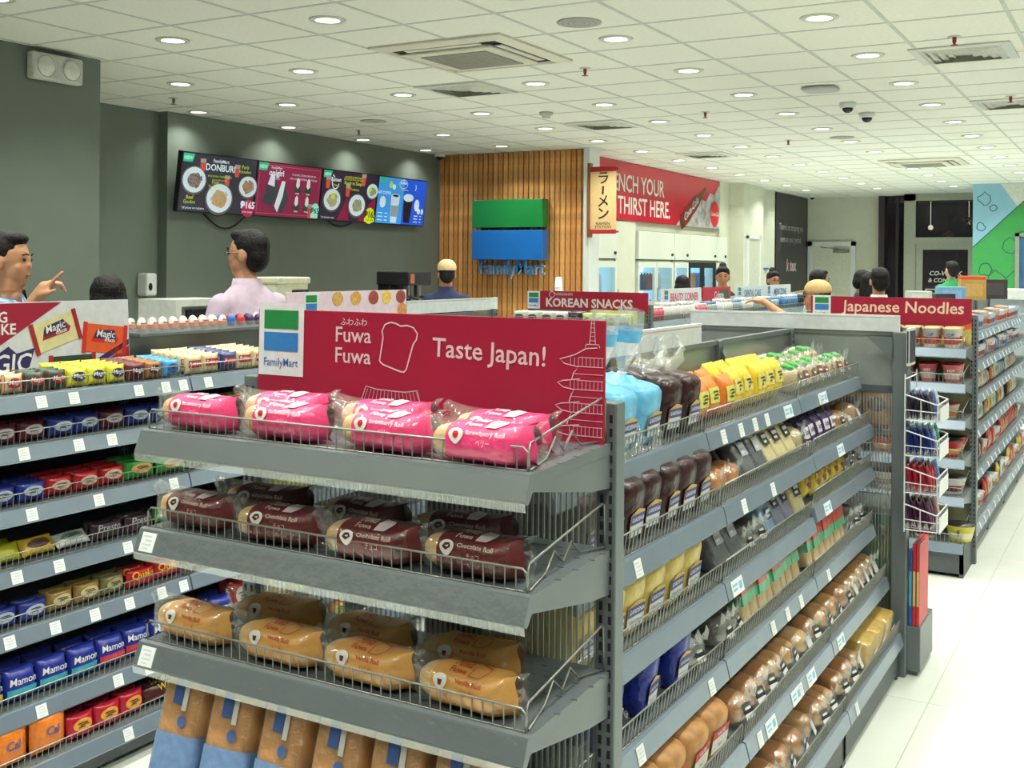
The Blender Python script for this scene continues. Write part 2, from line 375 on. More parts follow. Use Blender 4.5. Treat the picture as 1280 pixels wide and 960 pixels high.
for x, y, l in [(-2.74, 5.5, 'round ceiling speaker right of the cassette'), (-6.34, 8.4, 'round ceiling speaker above the menu screens'), (-2.74, 11.6, 'round ceiling speaker beyond the cameras')]:
    b = MB(); b.lathe([(.001, -.008), (.11, -.008), (.125, -.006), (.125, -.001)], 28); o = build('ceiling_speaker', b, C(168, 168, 158), None, T((x, y, CEIL)), True); tag(o, l, 'speaker')
    b = MB()
    for k in range(3): b.lathe([(.03+.03*k, -.0095), (.035+.03*k, -.0095)], 24, cap=False)
    build('grille_ring', b, C(120, 120, 112), o)
b = MB(); b.lathe([(.001, -.05), (.035, -.05), (.04, -.03), (.06, -.025), (.062, -.001)], 20); o = build('smoke_detector', b, C(190, 190, 180), None, T((-4.6, 8.6, CEIL)), True); tag(o, 'small smoke detector on the ceiling near the wooden wall', 'smoke detector')
b = MB(); b.lathe([(.03, -.051), (.036, -.04), (.036, -.034)], 16, cap=False); build('sensor_ring', b, C(90, 90, 86), o)
b = MB(); b.ell((0, 0, -.016), (.13, .13, .016), 24, 8, e=.5); o = build('wifi_router', b, C(178, 180, 172), None, T((-2.13, 8.33, CEIL)), True); tag(o, 'rounded white wireless access point on the ceiling', 'router')
b = MB(); b.lathe([(.09, -.03), (.1, -.024)], 24, cap=False); build('seam_ring', b, C(120, 122, 118), o)
for x, y, l in [(-2.13, 9.2, 'nearer dome camera on the ceiling'), (-2.12, 9.87, 'farther dome camera on the ceiling'), (-7.45, 11.2, 'dome camera where menu wall meets wooden wall'), (-5.4, 20.6, 'dome camera in the far back corner')]:
    b = MB(); b.lathe([(.001, -.04), (.055, -.045), (.065, -.04), (.068, -.001)], 20); o = build('dome_camera', b, WHITE, None, T((x, y, CEIL)), True); tag(o, l, 'camera')
    b = MB(); b.ell((0, 0, -.045), (.045, .045, .04)); build('dome', b, C(26, 22, 28, .1), o, smooth=True)
for x, y, l in [(-3.34, 6.8, 'sprinkler head beside the cassette'), (-.98, 6.85, 'sprinkler head near the right edge'), (-.93, 9.4, 'second sprinkler head at the right edge'), (-3.35, 9.2, 'sprinkler head in front of the red banner'), (-3.3, 11.6, 'sprinkler head far down the aisle'), (-6.95, 6.5, 'sprinkler head above the wall recess'), (-6.9, 8.9, 'sprinkler head above the third menu screen')]:
    b = MB(); b.lathe([(.001, -.004), (.04, -.004), (.04, -.0005)], 16); o = build('sprinkler', b, TRIM, None, T((x, y, CEIL)), True); tag(o, l, 'sprinkler', 'ceiling sprinkler heads')
    b = MB(); b.lathe([(.012, -.004), (.012, -.03), (.006, -.045), (.022, -.05), (.022, -.053)], 10); build('sprinkler_head', b, C(150, 50, 40) if x > -6 else C(110, 100, 96), o)
# emergency light on the column
b = MB(); b.bbox(-6.085, -6.02, 4.48, 4.86, 2.78, 2.95, .015); o = build('emergency_light', b, C(205, 208, 200), None); tag(o, 'white twin spot emergency light high on the grey column', 'emergency light')
for y in (4.575, 4.765):
    b = MB(); b.lathe([(.001, .04), (.04, .035), (.062, .012), (.068, 0)], 20); build('spot_lens', b, mat('lamp_lens', (226, 228, 222), .1, spec=.8), o, T((-6.02, y, 2.865)) @ RY(PI/2), True)
    b = MB(); b.lathe([(.066, 0), (.074, .012), (.078, 0)], 20, cap=False); build('spot_ring', b, WHITE, o, T((-6.02, y, 2.865)) @ RY(PI/2), True)
b = MB(); b.bbox(-7.74, -7.61, 6.86, 6.98, 1.34, 1.54, .02); o = build('soap_dispenser', b, WHITE, None, T((.03, -.06, 0))); tag(o, 'white wall soap dispenser beside the menu wall corner', 'dispenser')
b = MB(); b.ell((0, 0, 0), (.006, .022, .035)); build('view_window', b, C(30, 26, 32, .2), o, T((-7.608, 6.9, 1.42)), True)

# ---------------------------------------------------------------- menu screens (x right = +Y seen from the room)
def screen(k, y0, w, label):
    h = .545
    M = T((-7.47, y0, 2.36)) @ RZ(PI/2) @ RX(math.radians(7))
    b = MB(); b.bbox(0, w, 0, .05, -h/2, h/2, .004)
    o = build('menu_screen', b, C(16, 12, 22, .3), None, M); tag(o, label, 'screen', 'menu screens on the grey wall')
    b = MB(); b.box(w*.4, w*.6, .05, .1, -.15, .15); build('wall_bracket', b, C(30, 28, 32), o)
    return o, w, h
def pr(o, mb, m, name='print'): return build(name, mb, m, o)
W = .965; Y0 = 7.06
E = .62
def bowl(o, x, z, rx, food, rim=(96, 84, 90)):
    b = MB(); b.disc(x, z, rx, rx*.86, front(.003)); pr(o, b, GLOW(30, 26, 34, E))
    b = MB(); b.disc(x, z, rx*.94, rx*.8, front(.004)); pr(o, b, GLOW(*rim, E))
    b = MB(); b.disc(x, z+.004, rx*.84, rx*.7, front(.005)); pr(o, b, GLOW(196, 214, 226, E))
    b = MB(); b.disc(x, z, rx*.5, rx*.4, front(.0055)); pr(o, b, GLOW(*[int(v*.6+70) for v in food], E))
    random.seed(int(x*1000)); b = MB()
    for q in range(26):
        a = random.random()*6.28; r = rx*.58*random.random()**.5; b.stroke([(x+r*math.cos(a), z+r*.8*math.sin(a)), (x+r*math.cos(a+.5), z+r*.8*math.sin(a+.5)+.006)], .011, front(.006))
    pr(o, b, GLOW(*food, E))
def tumbler(o, x, z, s=1.0):
    b = MB(); b.poly([(x-.028*s, z-.06*s), (x+.028*s, z-.06*s), (x+.036*s, z+.03*s), (x-.036*s, z+.03*s)], front(.004)); pr(o, b, GLOW(196, 70, 60, E))
    b = MB(); b.poly([(x-.036*s, z+.03*s), (x+.036*s, z+.03*s), (x+.04*s, z+.07*s), (x-.04*s, z+.07*s)], front(.004)); pr(o, b, GLOW(150, 140, 140, E))
def base(o, w, h, rgb):
    b = MB(); b.rect(.012, w-.012, -h/2+.012, h/2-.012, front(.0015)); build('display', b, GLOW(*rgb, E), o)
    b = MB(); b.poly([(.02, h/2-.09), (.13, h/2-.09), (.155, h/2-.016), (.02, h/2-.016)], front(.003)); pr(o, b, GLOW(46, 178, 140, E))
    b = MB(); b.text('NEW', .045, .08, h/2-.07, front(.004), bold=.02); pr(o, b, GLOW(170, 240, 210, E), 'lettering')
WT = (214, 228, 240)
o, w, h = screen(0, Y0, W, 'menu screen with three donburi rice bowls')
base(o, w, h, (44, 42, 56))
bowl(o, .17, .02, .165, (96, 70, 60)); bowl(o, .50, -.13, .19, (176, 130, 70)); bowl(o, .86, .0, .14, (140, 96, 56))
for x, z in ((.26, .16), (.70, .14), (.58, .03)): tumbler(o, x, z, .9)
b = MB(); b.text('FamilyMart', .045, .48, .2, front(.008), bold=.01); b.text('DONBURI', .085, .48, .125, front(.008), bold=.02); b.text('*all prices vat inclusive', .03, .18, -.24, front(.008)); pr(o, b, GLOW(*WT, E), 'lettering')
b = MB(); b.text('RICE BOWLS TOPPED WITH', .024, .48, .065, front(.008)); b.text('YOUR FAVORITES', .024, .48, .03, front(.008)); b.text('Pork', .05, .80, .17, front(.008)); b.text('Katsudon', .042, .80, .13, front(.008)); b.text('Pork', .048, .43, .0, front(.008)); b.text('Tonkatsu', .045, .43, -.04, front(.009)); b.text('Beef', .05, .13, -.15, front(.008)); b.text('Gyudon', .045, .13, -.19, front(.008)); pr(o, b, GLOW(190, 204, 60, E), 'lettering')
b = MB(); b.disc(.885, -.2, .085, .085, front(.008)); b.rect(.80, .953, -.26, -.2, front(.008)); pr(o, b, GLOW(170, 24, 80, E))
b = MB(); b.text('₱165', .09, .875, -.2, front(.01), bold=.03); b.text('WITH DRINK', .024, .875, -.245, front(.01)); pr(o, b, GLOW(*WT, E), 'lettering')
o, w, h = screen(1, Y0+W+.004, W, 'maroon menu screen with onigiri rice triangles')
base(o, w, h, (132, 20, 66))
b = MB(); b.stroke([(.035, -.235), (w-.035, -.235), (w-.035, .235), (.16, .235)], .005, front(.003)); b.stroke([(.035, -.235), (.035, .17)], .005, front(.003)); pr(o, b, GLOW(190, 90, 130, E))
for x, z, s in ((.2, .0, 1.0), (.36, -.06, 1.0)):
    b = MB(); b.poly([(x-.1*s, z-.12), (x+.04*s, z-.17), (x+.12*s, z-.02), (x+.05*s, z+.15), (x-.01*s, z+.15)], front(.004)); pr(o, b, GLOW(52, 56, 66, E))
    b = MB(); b.poly([(x-.1*s+(.02 if s else 0), z-.1), (x-.03*s, z-.16), (x+.03*s, z+.0), (x+.05*s, z+.15), (x+.0*s, z+.155)] if x > .3 else [(x-.04, z+.05), (x+.06, z+.03), (x+.05, z+.15), (x, z+.155)], front(.005)); pr(o, b, GLOW(206, 214, 226, E))
for x in (.6, .76):
    for z in (.06, -.12):
        b = MB(); b.poly([(x-.05, z-.07), (x+.05, z-.07), (x+.05, z-.03), (x+.02, z+.02), (x-.02, z+.02), (x-.05, z-.03)], front(.004)); pr(o, b, GLOW(40, 60, 44, E))
        b = MB(); b.poly([(x-.028, z+.0), (x, z-.03), (x+.028, z), (x+.022, z+.06), (x, z+.085), (x-.022, z+.06)], front(.005)); pr(o, b, GLOW(206, 208, 206, E))
b = MB(); b.text('FamilyMart', .035, .27, .205, front(.005)); b.text('onigiri', .085, .27, .14, front(.007), bold=.02); b.text('M E N U', .03, .27, .1, front(.005)); b.text('A CLASSIC, FILLING SNACK OR', .026, .68, .16, front(.005)); b.text('FULL COMPLETE MEAL ON THE GO', .026, .68, .12, front(.005))
for x in (.6, .76):
    for z in (-.025, -.205): b.text('TUNA', .022, x, z, front(.006), bold=.02)
pr(o, b, GLOW(*WT, E), 'lettering')
tumbler(o, .82, -.19, 1.1)
b = MB(); b.disc(.9, -.17, .062, .07, front(.006)); b.rect(.838, .95, -.255, -.17, front(.006)); pr(o, b, GLOW(150, 214, 200, E))
b = MB(); b.text('₱65', .08, .895, -.205, front(.008), bold=.02); pr(o, b, GLOW(30, 60, 60, E), 'lettering')
o, w, h = screen(2, Y0+2*(W+.004), W, 'dark menu screen with three ramen bowls')
base(o, w, h, (40, 26, 50))
b = MB(); b.poly([(.25, -.258), (.65, -.258), (.95, .05), (.95, -.258)], front(.002)); b.poly([(.3, -.258), (.5, -.258), (.45, 0)], front(.002)); pr(o, b, GLOW(130, 14, 60, E))
bowl(o, .19, -.05, .16, (150, 150, 90)); bowl(o, .62, -.09, .165, (120, 130, 80)); bowl(o, .87, .08, .115, (120, 150, 70))
for x, z in ((.1, .13), (.44, .06), (.7, .19)): tumbler(o, x, z, 1.0)
b = MB(); b.disc(.2, .05-.06, .03, .03, front(.007)); b.disc(.83, .1, .022, .022, front(.007)); b.disc(.86, -.19, .09, .09, front(.007)); b.rect(.77, .953, -.258, -.19, front(.007)); b.text('Ready to Slurp!', .05, .52, .13, front(.007), bold=.01); b.text('JAPANESE RAMEN MADE', .028, .52, .2, front(.007)); b.text('DELICIOUS IN A CUP AND', .028, .52, .175, front(.007)); b.text('Shoyu', .04, .22, .1, front(.007)); b.text('Tonkotsu', .04, .55, .07, front(.007)); pr(o, b, GLOW(196, 210, 40, E))
b = MB(); b.stroke([(.22+.06*math.cos(t*.5), .15+.08*math.sin(t*.5)) for t in range(6, 13)], .012, front(.006)); b.text('Ramen', .06, .225, .15, front(.006), bold=.02); b.stroke([(.16, .22), (.2, .19)], .012, front(.006)); b.text('*vat inclusive only', .03, .14, -.245, front(.006)); pr(o, b, GLOW(*WT, E), 'lettering')
b = MB(); b.text('₱165', .1, .865, -.21, front(.009), bold=.03); b.text('WITH DRINK', .024, .865, -.245, front(.009)); pr(o, b, GLOW(40, 50, 20, E), 'lettering')
o, w, h = screen(3, Y0+3*(W+.004), W, 'bright blue menu screen with coffee cups')
b = MB(); b.rect(.012, .5, -h/2+.012, h/2-.012, front(.0015)); build('display', b, GLOW(64, 150, 226, E), o)
b = MB(); b.rect(.5, w-.012, -h/2+.012, h/2-.012, front(.0015)); build('display', b, GLOW(30, 86, 214, E), o)
b = MB(); b.poly([(.02, .2), (.13, .2), (.155, .256), (.02, .256)], front(.003)); pr(o, b, GLOW(46, 178, 140, E))
b = MB(); b.poly([(.29, -.25), (.4, -.25), (.43, .06), (.26, .06)], front(.004)); b.disc(.345, .06, .085, .02, front(.0045)); pr(o, b, GLOW(196, 218, 240, E))
b = MB(); b.poly([(.285, -.18), (.405, -.18), (.418, -.05), (.272, -.05)], front(.006)); pr(o, b, GLOW(140, 150, 150, E))
b = MB(); b.poly([(.54, -.24), (.66, -.24), (.69, .04), (.51, .04)], front(.004)); b.disc(.345, .06, .06, .013, front(.007)); pr(o, b, GLOW(34, 18, 30, E))
b = MB(); b.disc(.6, .05, .1, .045, front(.005)); b.disc(.11, -.02, .055, .065, front(.004)); b.disc(.78, -.03, .05, .07, front(.004)); b.disc(.83, -.1, .03, .035, front(.004)); b.disc(.9, -.1, .025, .035, front(.004)); b.disc(.3, .16, .03, .03, front(.004)); b.stroke([(.72, .14), (.735, .17), (.72, .21)], .012, front(.004)); b.text('coffee', .05, .48, .2, front(.004), bold=.02); b.stroke([(.48+.08*math.cos(k*.524), .2+.05*math.sin(k*.524)) for k in range(12)], .006, front(.004), True)
b.text('HOT COFFEE', .045, .12, .07, front(.005), bold=.01)
for k in range(3): b.rect(.04, .13, -.15-.04*k, -.14-.04*k, front(.004)); b.rect(.17, .22, -.15-.04*k, -.14-.04*k, front(.004)); b.rect(.74, .82, -.16-.035*k, -.15-.035*k, front(.004)); b.rect(.86, .89, -.16-.035*k, -.15-.035*k, front(.004))
pr(o, b, GLOW(206, 226, 236, E))
b = MB(); b.disc(.24, .18, .03, .04, front(.003)); b.rect(.44, .58, .13, .138, front(.004)); pr(o, b, GLOW(170, 200, 90, E))
for y0, y1, dep, lab in [(7.45, 8.0, .13, 'black cable sagging below the first menu screen'), (9.25, 9.65, .05, 'black cable sagging below the third menu screen')]:
    b = MB(); b.tube([(-7.57, y0+(y1-y0)*k/8, 2.09-dep*math.sin(PI*k/8)) for k in range(9)], .008); tag(build('screen_cable', b, C(24, 16, 26), smooth=True), lab, 'cable')

# ---------------------------------------------------------------- logo sign on wooden wall
def two_blocks(t, x0, x1, z0, zm0, zm1, z1, y0, y1):
    b = MB(); b.bbox(x0, x1, y0, y1, zm1, z1, .006); build('green_block', b, mat('logo_green', (24, 128, 62), .35, var=.04, scale=3), t)
    b = MB(); b.bbox(x0, x1, y0, y1, z0, zm0, .006); build('blue_block', b, mat('logo_blue', (30, 112, 196), .35, var=.04, scale=3), t)
lg = thing('logo_sign', 'green and blue block logo with lettering on slatted wall', 'sign', T((-6.5, 11.4, 1.5)))
Mi = T((6.5, -11.4, -1.5))
b = MB(); b.bbox(-7.02, -6.06, 11.26, 11.4, 2.08, 2.41, .005); build('green_block', b, mat('logo_green', (24, 128, 62), .35, var=.04, scale=3), lg, Mi)
b = MB(); b.bbox(-7.02, -6.06, 11.26, 11.4, 1.70, 2.05, .005); build('blue_block', b, mat('logo_blue', (30, 112, 196), .35, var=.04, scale=3), lg, Mi)
vs, fs = text_geo('FamilyMart', 'CENTER', .008, 0)
def solid_text(mb, x, y0, y1, z, size, sx):
    base_ = len(mb.v); n_ = len(vs)
    for yy in (y0, y1): mb.v += [(x+a*size*sx, yy, z+c*size) for a, c in vs]
    edges = {}
    for f in fs:
        mb.f.append(tuple(base_+i for i in f)); mb.m.append(0)
        for i in range(len(f)):
            e = (f[i], f[(i+1) % len(f)]); edges[e] = edges.get(e, 0)+1
    for (i, j) in edges:
        if (j, i) not in edges: mb.f.append((base_+j, base_+i, base_+n_+i, base_+n_+j)); mb.m.append(1)
b = MB(); solid_text(b, -6.54, 11.36, 11.4, 1.53, .235, .86); build('lettering', b, [mat('logo_letter_blue', (56, 150, 232), .35), WHITE], lg, Mi)
# ramen hanging banner
rb = thing('hanging_banner', 'cream ramen station banner hanging beside the wooden wall', 'banner', T((-5.3, 11.3, 2.0)))
def P_(o): return T(-o.matrix_basis.translation)
b = MB(); b.box(-5.47, -5.15, 11.3, 11.31, 2.03, 2.74); build('cloth', b, mat('banner_cream', (224, 190, 136), .7, var=.05), rb, P_(rb))
for z0, z1 in ((2.70, 2.755), (2.0, 2.045)):
    b = MB(); b.box(-5.47, -5.15, 11.294, 11.314, z0, z1); b.tube([(-5.49, 11.304, (z0+z1)/2), (-5.12, 11.304, (z0+z1)/2)], .012); build('red_band', b, C(176, 36, 44), rb, P_(rb))
b = MB(); fn = lambda a, c: Vector((a, 11.297, c))
for k, ch in enumerate('ラーメン'):
    if ch == 'ー': b.stroke([(-5.31, 2.535), (-5.315, 2.44)], .022, fn)
    else: b.text(ch, .16, -5.31, (2.57, 0, 2.31, 2.17)[k], fn, bold=.01)
b.text('RAMEN', .045, -5.31, 2.10, fn, sx=1.2); b.text('STATION', .045, -5.31, 2.06, fn, sx=1.1); build('lettering', b, C(40, 28, 30), rb, P_(rb))
b = MB(); b.box(-5.499, -5.47, 11.28, 11.36, 1.96, 2.8); build('wall_batten', b, C(128, 84, 44), rb, P_(rb))
# red drinks banner (faces +X)
bn = thing('drinks_banner', 'long red drinks banner with white slogan above the fridges', 'banner', T((-5.875, 12.0, 2.2)) @ RZ(PI/2))
_front = front
def front(d=.001, y=0.0): return _front(d, y-.03)
b = MB(); b.box(-.25, 4.74, -.03, .0, .03, .78); build('board', b, mat('coke_red', (196, 22, 50), .25, var=.04, scale=2), bn)
b = MB(); fn = front(.003)
b.text('QUENCH YOUR', .32, 2.42, .40, fn, 'RIGHT', .012, .92); b.text('THIRST HERE.', .32, 2.66, .115, fn, 'RIGHT', .012, .92); build('lettering', b, C(226, 222, 218), bn)
b = MB(); random.seed(5)
pts = [(2.9, .03), (4.74, .03), (4.74, .72)]
for k in range(9): pts.append((4.68-k*.19, .7-.06*k-(.09 if k % 2 else 0)))
b.poly(pts[:3]+pts[3:], front(.002)); build('ice_print', b, mat('ice_print', (176, 172, 172), .3, var=.5, scale=9), bn)
def bott(x0, z0, L, a, w, m, d):
    ca, sa = math.cos(a), math.sin(a); prof = [(0, .8), (.12, .95), (.3, 1), (.42, .82), (.55, .95), (.68, .75), (.8, .36), (.93, .3), (1, .32)]
    b = MB(); pts = [(x0+t*L*ca-r*w*sa, z0+t*L*sa+r*w*ca) for t, r in prof]+[(x0+t*L*ca+r*w*sa, z0+t*L*sa-r*w*ca) for t, r in reversed(prof)]
    n = len(prof)
    b.add([front(d)(*p) for p in pts], [(i, i+1, 2*n-2-i, 2*n-1-i) for i in range(n-1)]); build('bottle_print', b, m, bn)
bott(3.05, .05, 1.2, .5, .12, mat('cola_brown', (110, 40, 24), .3, var=.5, scale=8), .004)
b = MB(); b.text('Coca-Cola', .15, 3.5, .25, front(.006), rot=.5, bold=.01, shear=.3); build('bottle_lettering', b, C(220, 214, 210), bn)
b = MB(); b.disc(4.5, .26, .2, .2, front(.006)); build('red_disc', b, C(206, 24, 46), bn)
b = MB(); b.text('Coca-Cola', .085, 4.5, .23, front(.009), shear=.3, bold=.01); build('disc_lettering', b, C(226, 222, 218), bn)
front = _front
# black wall panel
bp = thing('advert_panel', 'tall charcoal advert panel with small white slogan', 'advert', T((-5.71, 19.35, 0)) @ RZ(PI/2))
b = MB(); b.box(0, 2.1, -.0, .03, .3, 2.97); build('board', b, mat('charcoal', (48, 44, 50), .4), bp)
b = MB(); b.text('There\'s no stopping you', .17, .98, 2.32, front(.003), sx=.95); b.text('even on your period.', .17, .95, 2.1, front(.003), sx=.95); b.text('k tex', .3, .98, 1.58, front(.003), bold=.03); build('lettering', b, C(200, 198, 196), bp)
b = MB(); b.text('o', .3, .83, 1.58, front(.004), bold=.03); build('red_letter', b, C(190, 30, 50), bp)
b = MB(); b.rect(.5, 2.05, .5, 1.2, front(.002)); build('photo_print', b, mat('advert_photo', (130, 146, 130), .5, var=.4, scale=8), bp)
b = MB(); b.disc(1.3, .85, .28, .34, front(.004)); build('red_print', b, C(170, 34, 60), bp)
b = MB(); b.disc(1.3, .8, .16, .22, front(.006)); build('pale_print', b, C(206, 206, 200), bp)
b = MB(); b.box(-5.715, -5.69, 18.45, 18.85, 1.6, 1.68); o = tag(build('room_sign', b, C(196, 206, 210)), 'small white and blue room sign on cream wall', 'sign')
b = MB(); b.box(-5.69, -5.688, 18.45, 18.85, 1.6, 1.63); build('blue_stripe', b, C(40, 90, 160), o)

# ---------------------------------------------------------------- drink fridges (front faces +X, x local = +Y)
FRM = mat('fridge_white', (214, 218, 206), .4, var=.02)
def fridge(y0, w, nd, frame, label, glow):
    t = thing('drinks_fridge', label, 'fridge', T((-5.72, y0, 0)) @ RZ(PI/2), 'drinks fridges under the red banner')
    b = MB(); b.box(0, .03, .04, .55, 0, 1.72); b.box(w-.03, w, .04, .55, 0, 1.72); b.box(0, w, .52, .55, 0, 1.72); b.box(0, w, .04, .55, 0, .2); b.box(0, w, .04, .55, 1.69, 1.72); build('cabinet', b, FRM, t)
    b = MB(); b.bbox(0, w, -.01, .5, 1.73, 2.1, .008); f = build('fascia', b, FRM, t)
    b = MB(); b.lathe([(.02, 0), (.02, .02), (.001, .02)], 12); build('lock', b, C(30, 28, 30), f, T((w-.1, -.01, 1.80)) @ RX(PI/2))
    b = MB(); b.box(.03, .06, .45, .5, .25, 1.66); b.box(w-.06, w-.03, .45, .5, .25, 1.66); b.box(.06, w-.06, .51, .52, .25, 1.66); build('light_strip', b, GLOW(150, 214, 255, glow), t)  # side light strips; the back sheet also glows to paint the lit interior
    dw = w/nd
    for k in range(nd):
        x0 = k*dw; b = MB(); q = .055
        b.box(x0+.008, x0+q, 0, .035, .2, 1.7); b.box(x0+dw-q, x0+dw-.008, 0, .035, .2, 1.7); b.box(x0+q, x0+dw-q, 0, .035, 1.62, 1.7); b.box(x0+q, x0+dw-q, 0, .035, .2, .28)
        d = build('door', b, frame, t)
        b = MB(); b.box(x0+q, x0+dw-q, .012, .018, .28, 1.62); build('pane', b, film_mat('fridge_glass', .1, (190, 220, 240), .03, 0, white=.03), d)
        b = MB(); b.tube([(x0+dw-.03, -.03, .9), (x0+dw-.03, -.03, 1.35)], .01); build('handle', b, C(150, 154, 156, .3), d)
    for z in (.55, .95, 1.32):
        b = MB(); b.box(.05, w-.05, .08, .5, z-.012, z); build('shelf', b, C(196, 206, 212), t)
    return t
FR = [(12.02, .58, 1, FRM, 'single door drinks fridge left of the wall pillar', 5), (13.25, 1.25, 2, FRM, 'white double door drinks fridge right of the pillar', 4), (14.53, .55, 1, FRM, 'narrow bright drinks fridge between double door and black one', 6), (15.1, 1.15, 2, C(26, 24, 30), 'black framed drinks fridge near the banner end', 5), (16.27, .45, 1, FRM, 'narrow white drinks fridge at the far end', 5)]
bcols = [(150, 40, 40), (60, 120, 60), (210, 200, 190), (220, 140, 50), (60, 90, 170), (60, 40, 36)]
bm_ = []
for c in bcols:
    b = MB(); b.lathe([(.001, 0), (.034, .002), (.036, .08), (.033, .1), (.036, .16), (.015, .215), (.014, .23)], 10); bd = mesh_of(b, C(*c, .2), True)
    b = MB(); b.lathe([(.016, .226), (.016, .245), (.001, .245)], 10); cp = mesh_of(b, WHITE, True); bm_.append((bd, cp))
for fi, (y0, w, nd, fr_, lab, gl) in enumerate(FR):
    fridge(y0, w, nd, fr_, lab, gl)
    n = int((w-.14)/.1)
    for z in (.95, 1.32):
        for k in range(n):
            me, cp = bm_[(fi*2+k//2+(z > 1)) % 6]
            o = put('drink_bottle', me, None, T((-5.72, y0, 0)) @ RZ(PI/2) @ T((.09+k*.1, .16, z)))
            tag(o, 'plastic drink bottle, %s from left on %s shelf of %s' % (ordn[k], 'top' if z > 1.2 else 'middle', ['single door fridge', 'white double fridge', 'narrow bright fridge', 'black framed fridge', 'far narrow fridge'][fi]), 'bottle', 'bottles in the drink fridges')
            put('cap', cp, o)
b = MB(); b.box(-6.3, -5.75, 12.62, 13.23, 0, 2.2)
struct('wall_fridge_pillar', b, WC, 'cream pillar between the drink fridges', 'pillar')
# ---------------------------------------------------------------- shelving
def upright(parent, x, y, h=1.38, ang=0, z0=0.0):
    M = T((x, y, 0)) @ RZ(ang)
    b = MB(); b.bbox(-.02, .02, -.02, .02, z0, h, .003); o = build('upright', b, GREY, parent, M)
    b = MB(); n = int((h-.1-z0)/.025)
    for k in range(n):
        z = h-.03-k*.025
        for sx in (-.009, .009):
            b.box(sx-.003, sx+.003, -.0212, -.015, z-.0075, z+.0075); b.box(sx-.003, sx+.003, .015, .0212, z-.0075, z+.0075)
    build('slots', b, SLOT, o, kind='stuff'); return o
GUARDS = {}
def guard_mesh(W, h, dep, sides, n=None):
    k = (round(W, 3), h, round(dep, 3), sides)
    if k in GUARDS: return GUARDS[k]
    b = MB(); r = .0017
    pts = [(.012, .006, .002), (.012, .006, h-.008), (.02, .006, h), (W-.02, .006, h), (W-.012, .006, h-.008), (W-.012, .006, .002)]
    b.tube(pts, r*1.25, 5); b.tube([(.012, .006, .004), (W-.012, .006, .004)], r, 4)
    m = max(3, int(W/.021))
    for i in range(1, m): x = .012+(W-.024)*i/m; b.tube([(x, .006, .004), (x, .006, h)], r*.85, 4, False)
    for s_ in sides:
        x = .014 if s_ == 'L' else W-.014
        b.tube([(x, .012, .003), (x, .012, h-.006), (x, .02, h+.006), (x, dep-.03, h+.045), (x, dep-.02, h+.04), (x, dep-.02, .004)], r*1.25, 5)
        x2 = x+(.022 if s_ == 'L' else -.022)
        b.tube([(x, .02, .003), (x2, dep*.35, .003), (x2, dep*.45, .035), (x2, dep*.55, .006), (x2, dep*.65, .035), (x2, dep*.75, .006), (x, dep-.02, .003)], r*1.25, 5)
    GUARDS[k] = mesh_of(b, WIRE, True, 'wire_guard'); return GUARDS[k]
b = MB(); b.box(-.019, .019, -.0015, 0, -.019, .019); b.mi = 1
for k, (a, c) in enumerate([(-.013, .008), (-.008, .01), (-.013, .011), (-.011, .004)]): b.box(a, c, -.0019, -.0015, .012-.008*k-.0022, .012-.008*k+.001)
TAGME = mesh_of(b, [TAG, TAGP], name='price_tag')
b = MB(); b.box(-.045, .045, -.0015, 0, -.02, .02); b.mi = 1
b.box(-.035, .0, -.0019, -.0015, .004, .01); b.box(-.035, -.005, -.0019, -.0015, -.008, -.002); b.box(.012, .035, -.0019, -.0015, -.01, .01)
TAGBIG = mesh_of(b, [TAG, C(120, 180, 214)], name='price_tag')
SHELVES = {}
def shelf(parent, FM, x0, W, zb, depth, tilt=0.0, tags=(), guard=.045, sides='', lip=False, big=(), brackets=True, thick=.02, dark=False):
    M = FM @ T((x0, -depth, zb+.046)) @ RX(tilt)
    k = (round(W, 3), round(depth, 3), thick, dark)
    if k not in SHELVES:
        b = MB(); b.box(.003, W-.003, .004, depth-.012, -thick, 0)
        n = int(W/.03)
        SHELVES[k] = mesh_of(b, GREY, name='shelf')
        b = MB(); b.loft([[(x, y, z) for y, z in ((.004, .003), (-.006, .001), (-.024, -.04), (-.021, -.046), (-.012, -.046), (.004, -.026))] for x in (.001, W-.001)])
        rl = mesh_of(b, GREY if dark else mat('rail_grey_blue', (136, 150, 166), .24, .4, var=.04, scale=6), name='price_rail')  # light put into the colour: lit blue rail, darker grey for less-lit end cap
        b = MB(); b.loft([[(x, y, z) for y, z in ((-.0075, -.002), (-.0255, -.043), (-.0225, -.058), (-.0215, -.058), (-.0245, -.043), (-.0065, -.002))] for x in (.001, W-.001)])
        lp = mesh_of(b, PLASTIC, name='rail_cover')
        b = MB(); b.loft([[(xx, y, z) for y, z in ((.006, -.001), (depth-.012, -.001), (depth-.012, -.085), (depth-.1, -.075), (.006, -.03))] for xx in (0, .002)])
        br = mesh_of(b, GREY, name='bracket')
        b = MB()
        for i in range(n):
            for y in (depth*.3, depth*.5, depth*.7, depth*.9-.02): b.box(.02+i*.03, .032+i*.03, y, y+.004, 0, .0006)
        SHELVES[k] = (SHELVES[k], rl, lp, br, mesh_of(b, GREYD, name='perforations'))
    sm, rl, lp, br, pf = SHELVES[k]
    o = put('shelf', sm, parent, M); put('price_rail', rl, o)
    if lip: put('rail_cover', lp, o); put('perforations', pf, o, kind='stuff')
    if brackets: put('bracket', br, o, T((.004, 0, 0))); put('bracket', br, o, T((W-.006, 0, 0)))
    if guard: put('wire_guard', guard_mesh(W, guard, depth, sides), o)
    tm = T((0, -.0165, -.0215)) @ RX(-.41)
    for x in tags: put('price_tag', TAGME, o, T((x, 0, 0)) @ tm)
    for x in big: put('price_tag', TAGBIG, o, T((x, 0, 0)) @ tm)
    return M
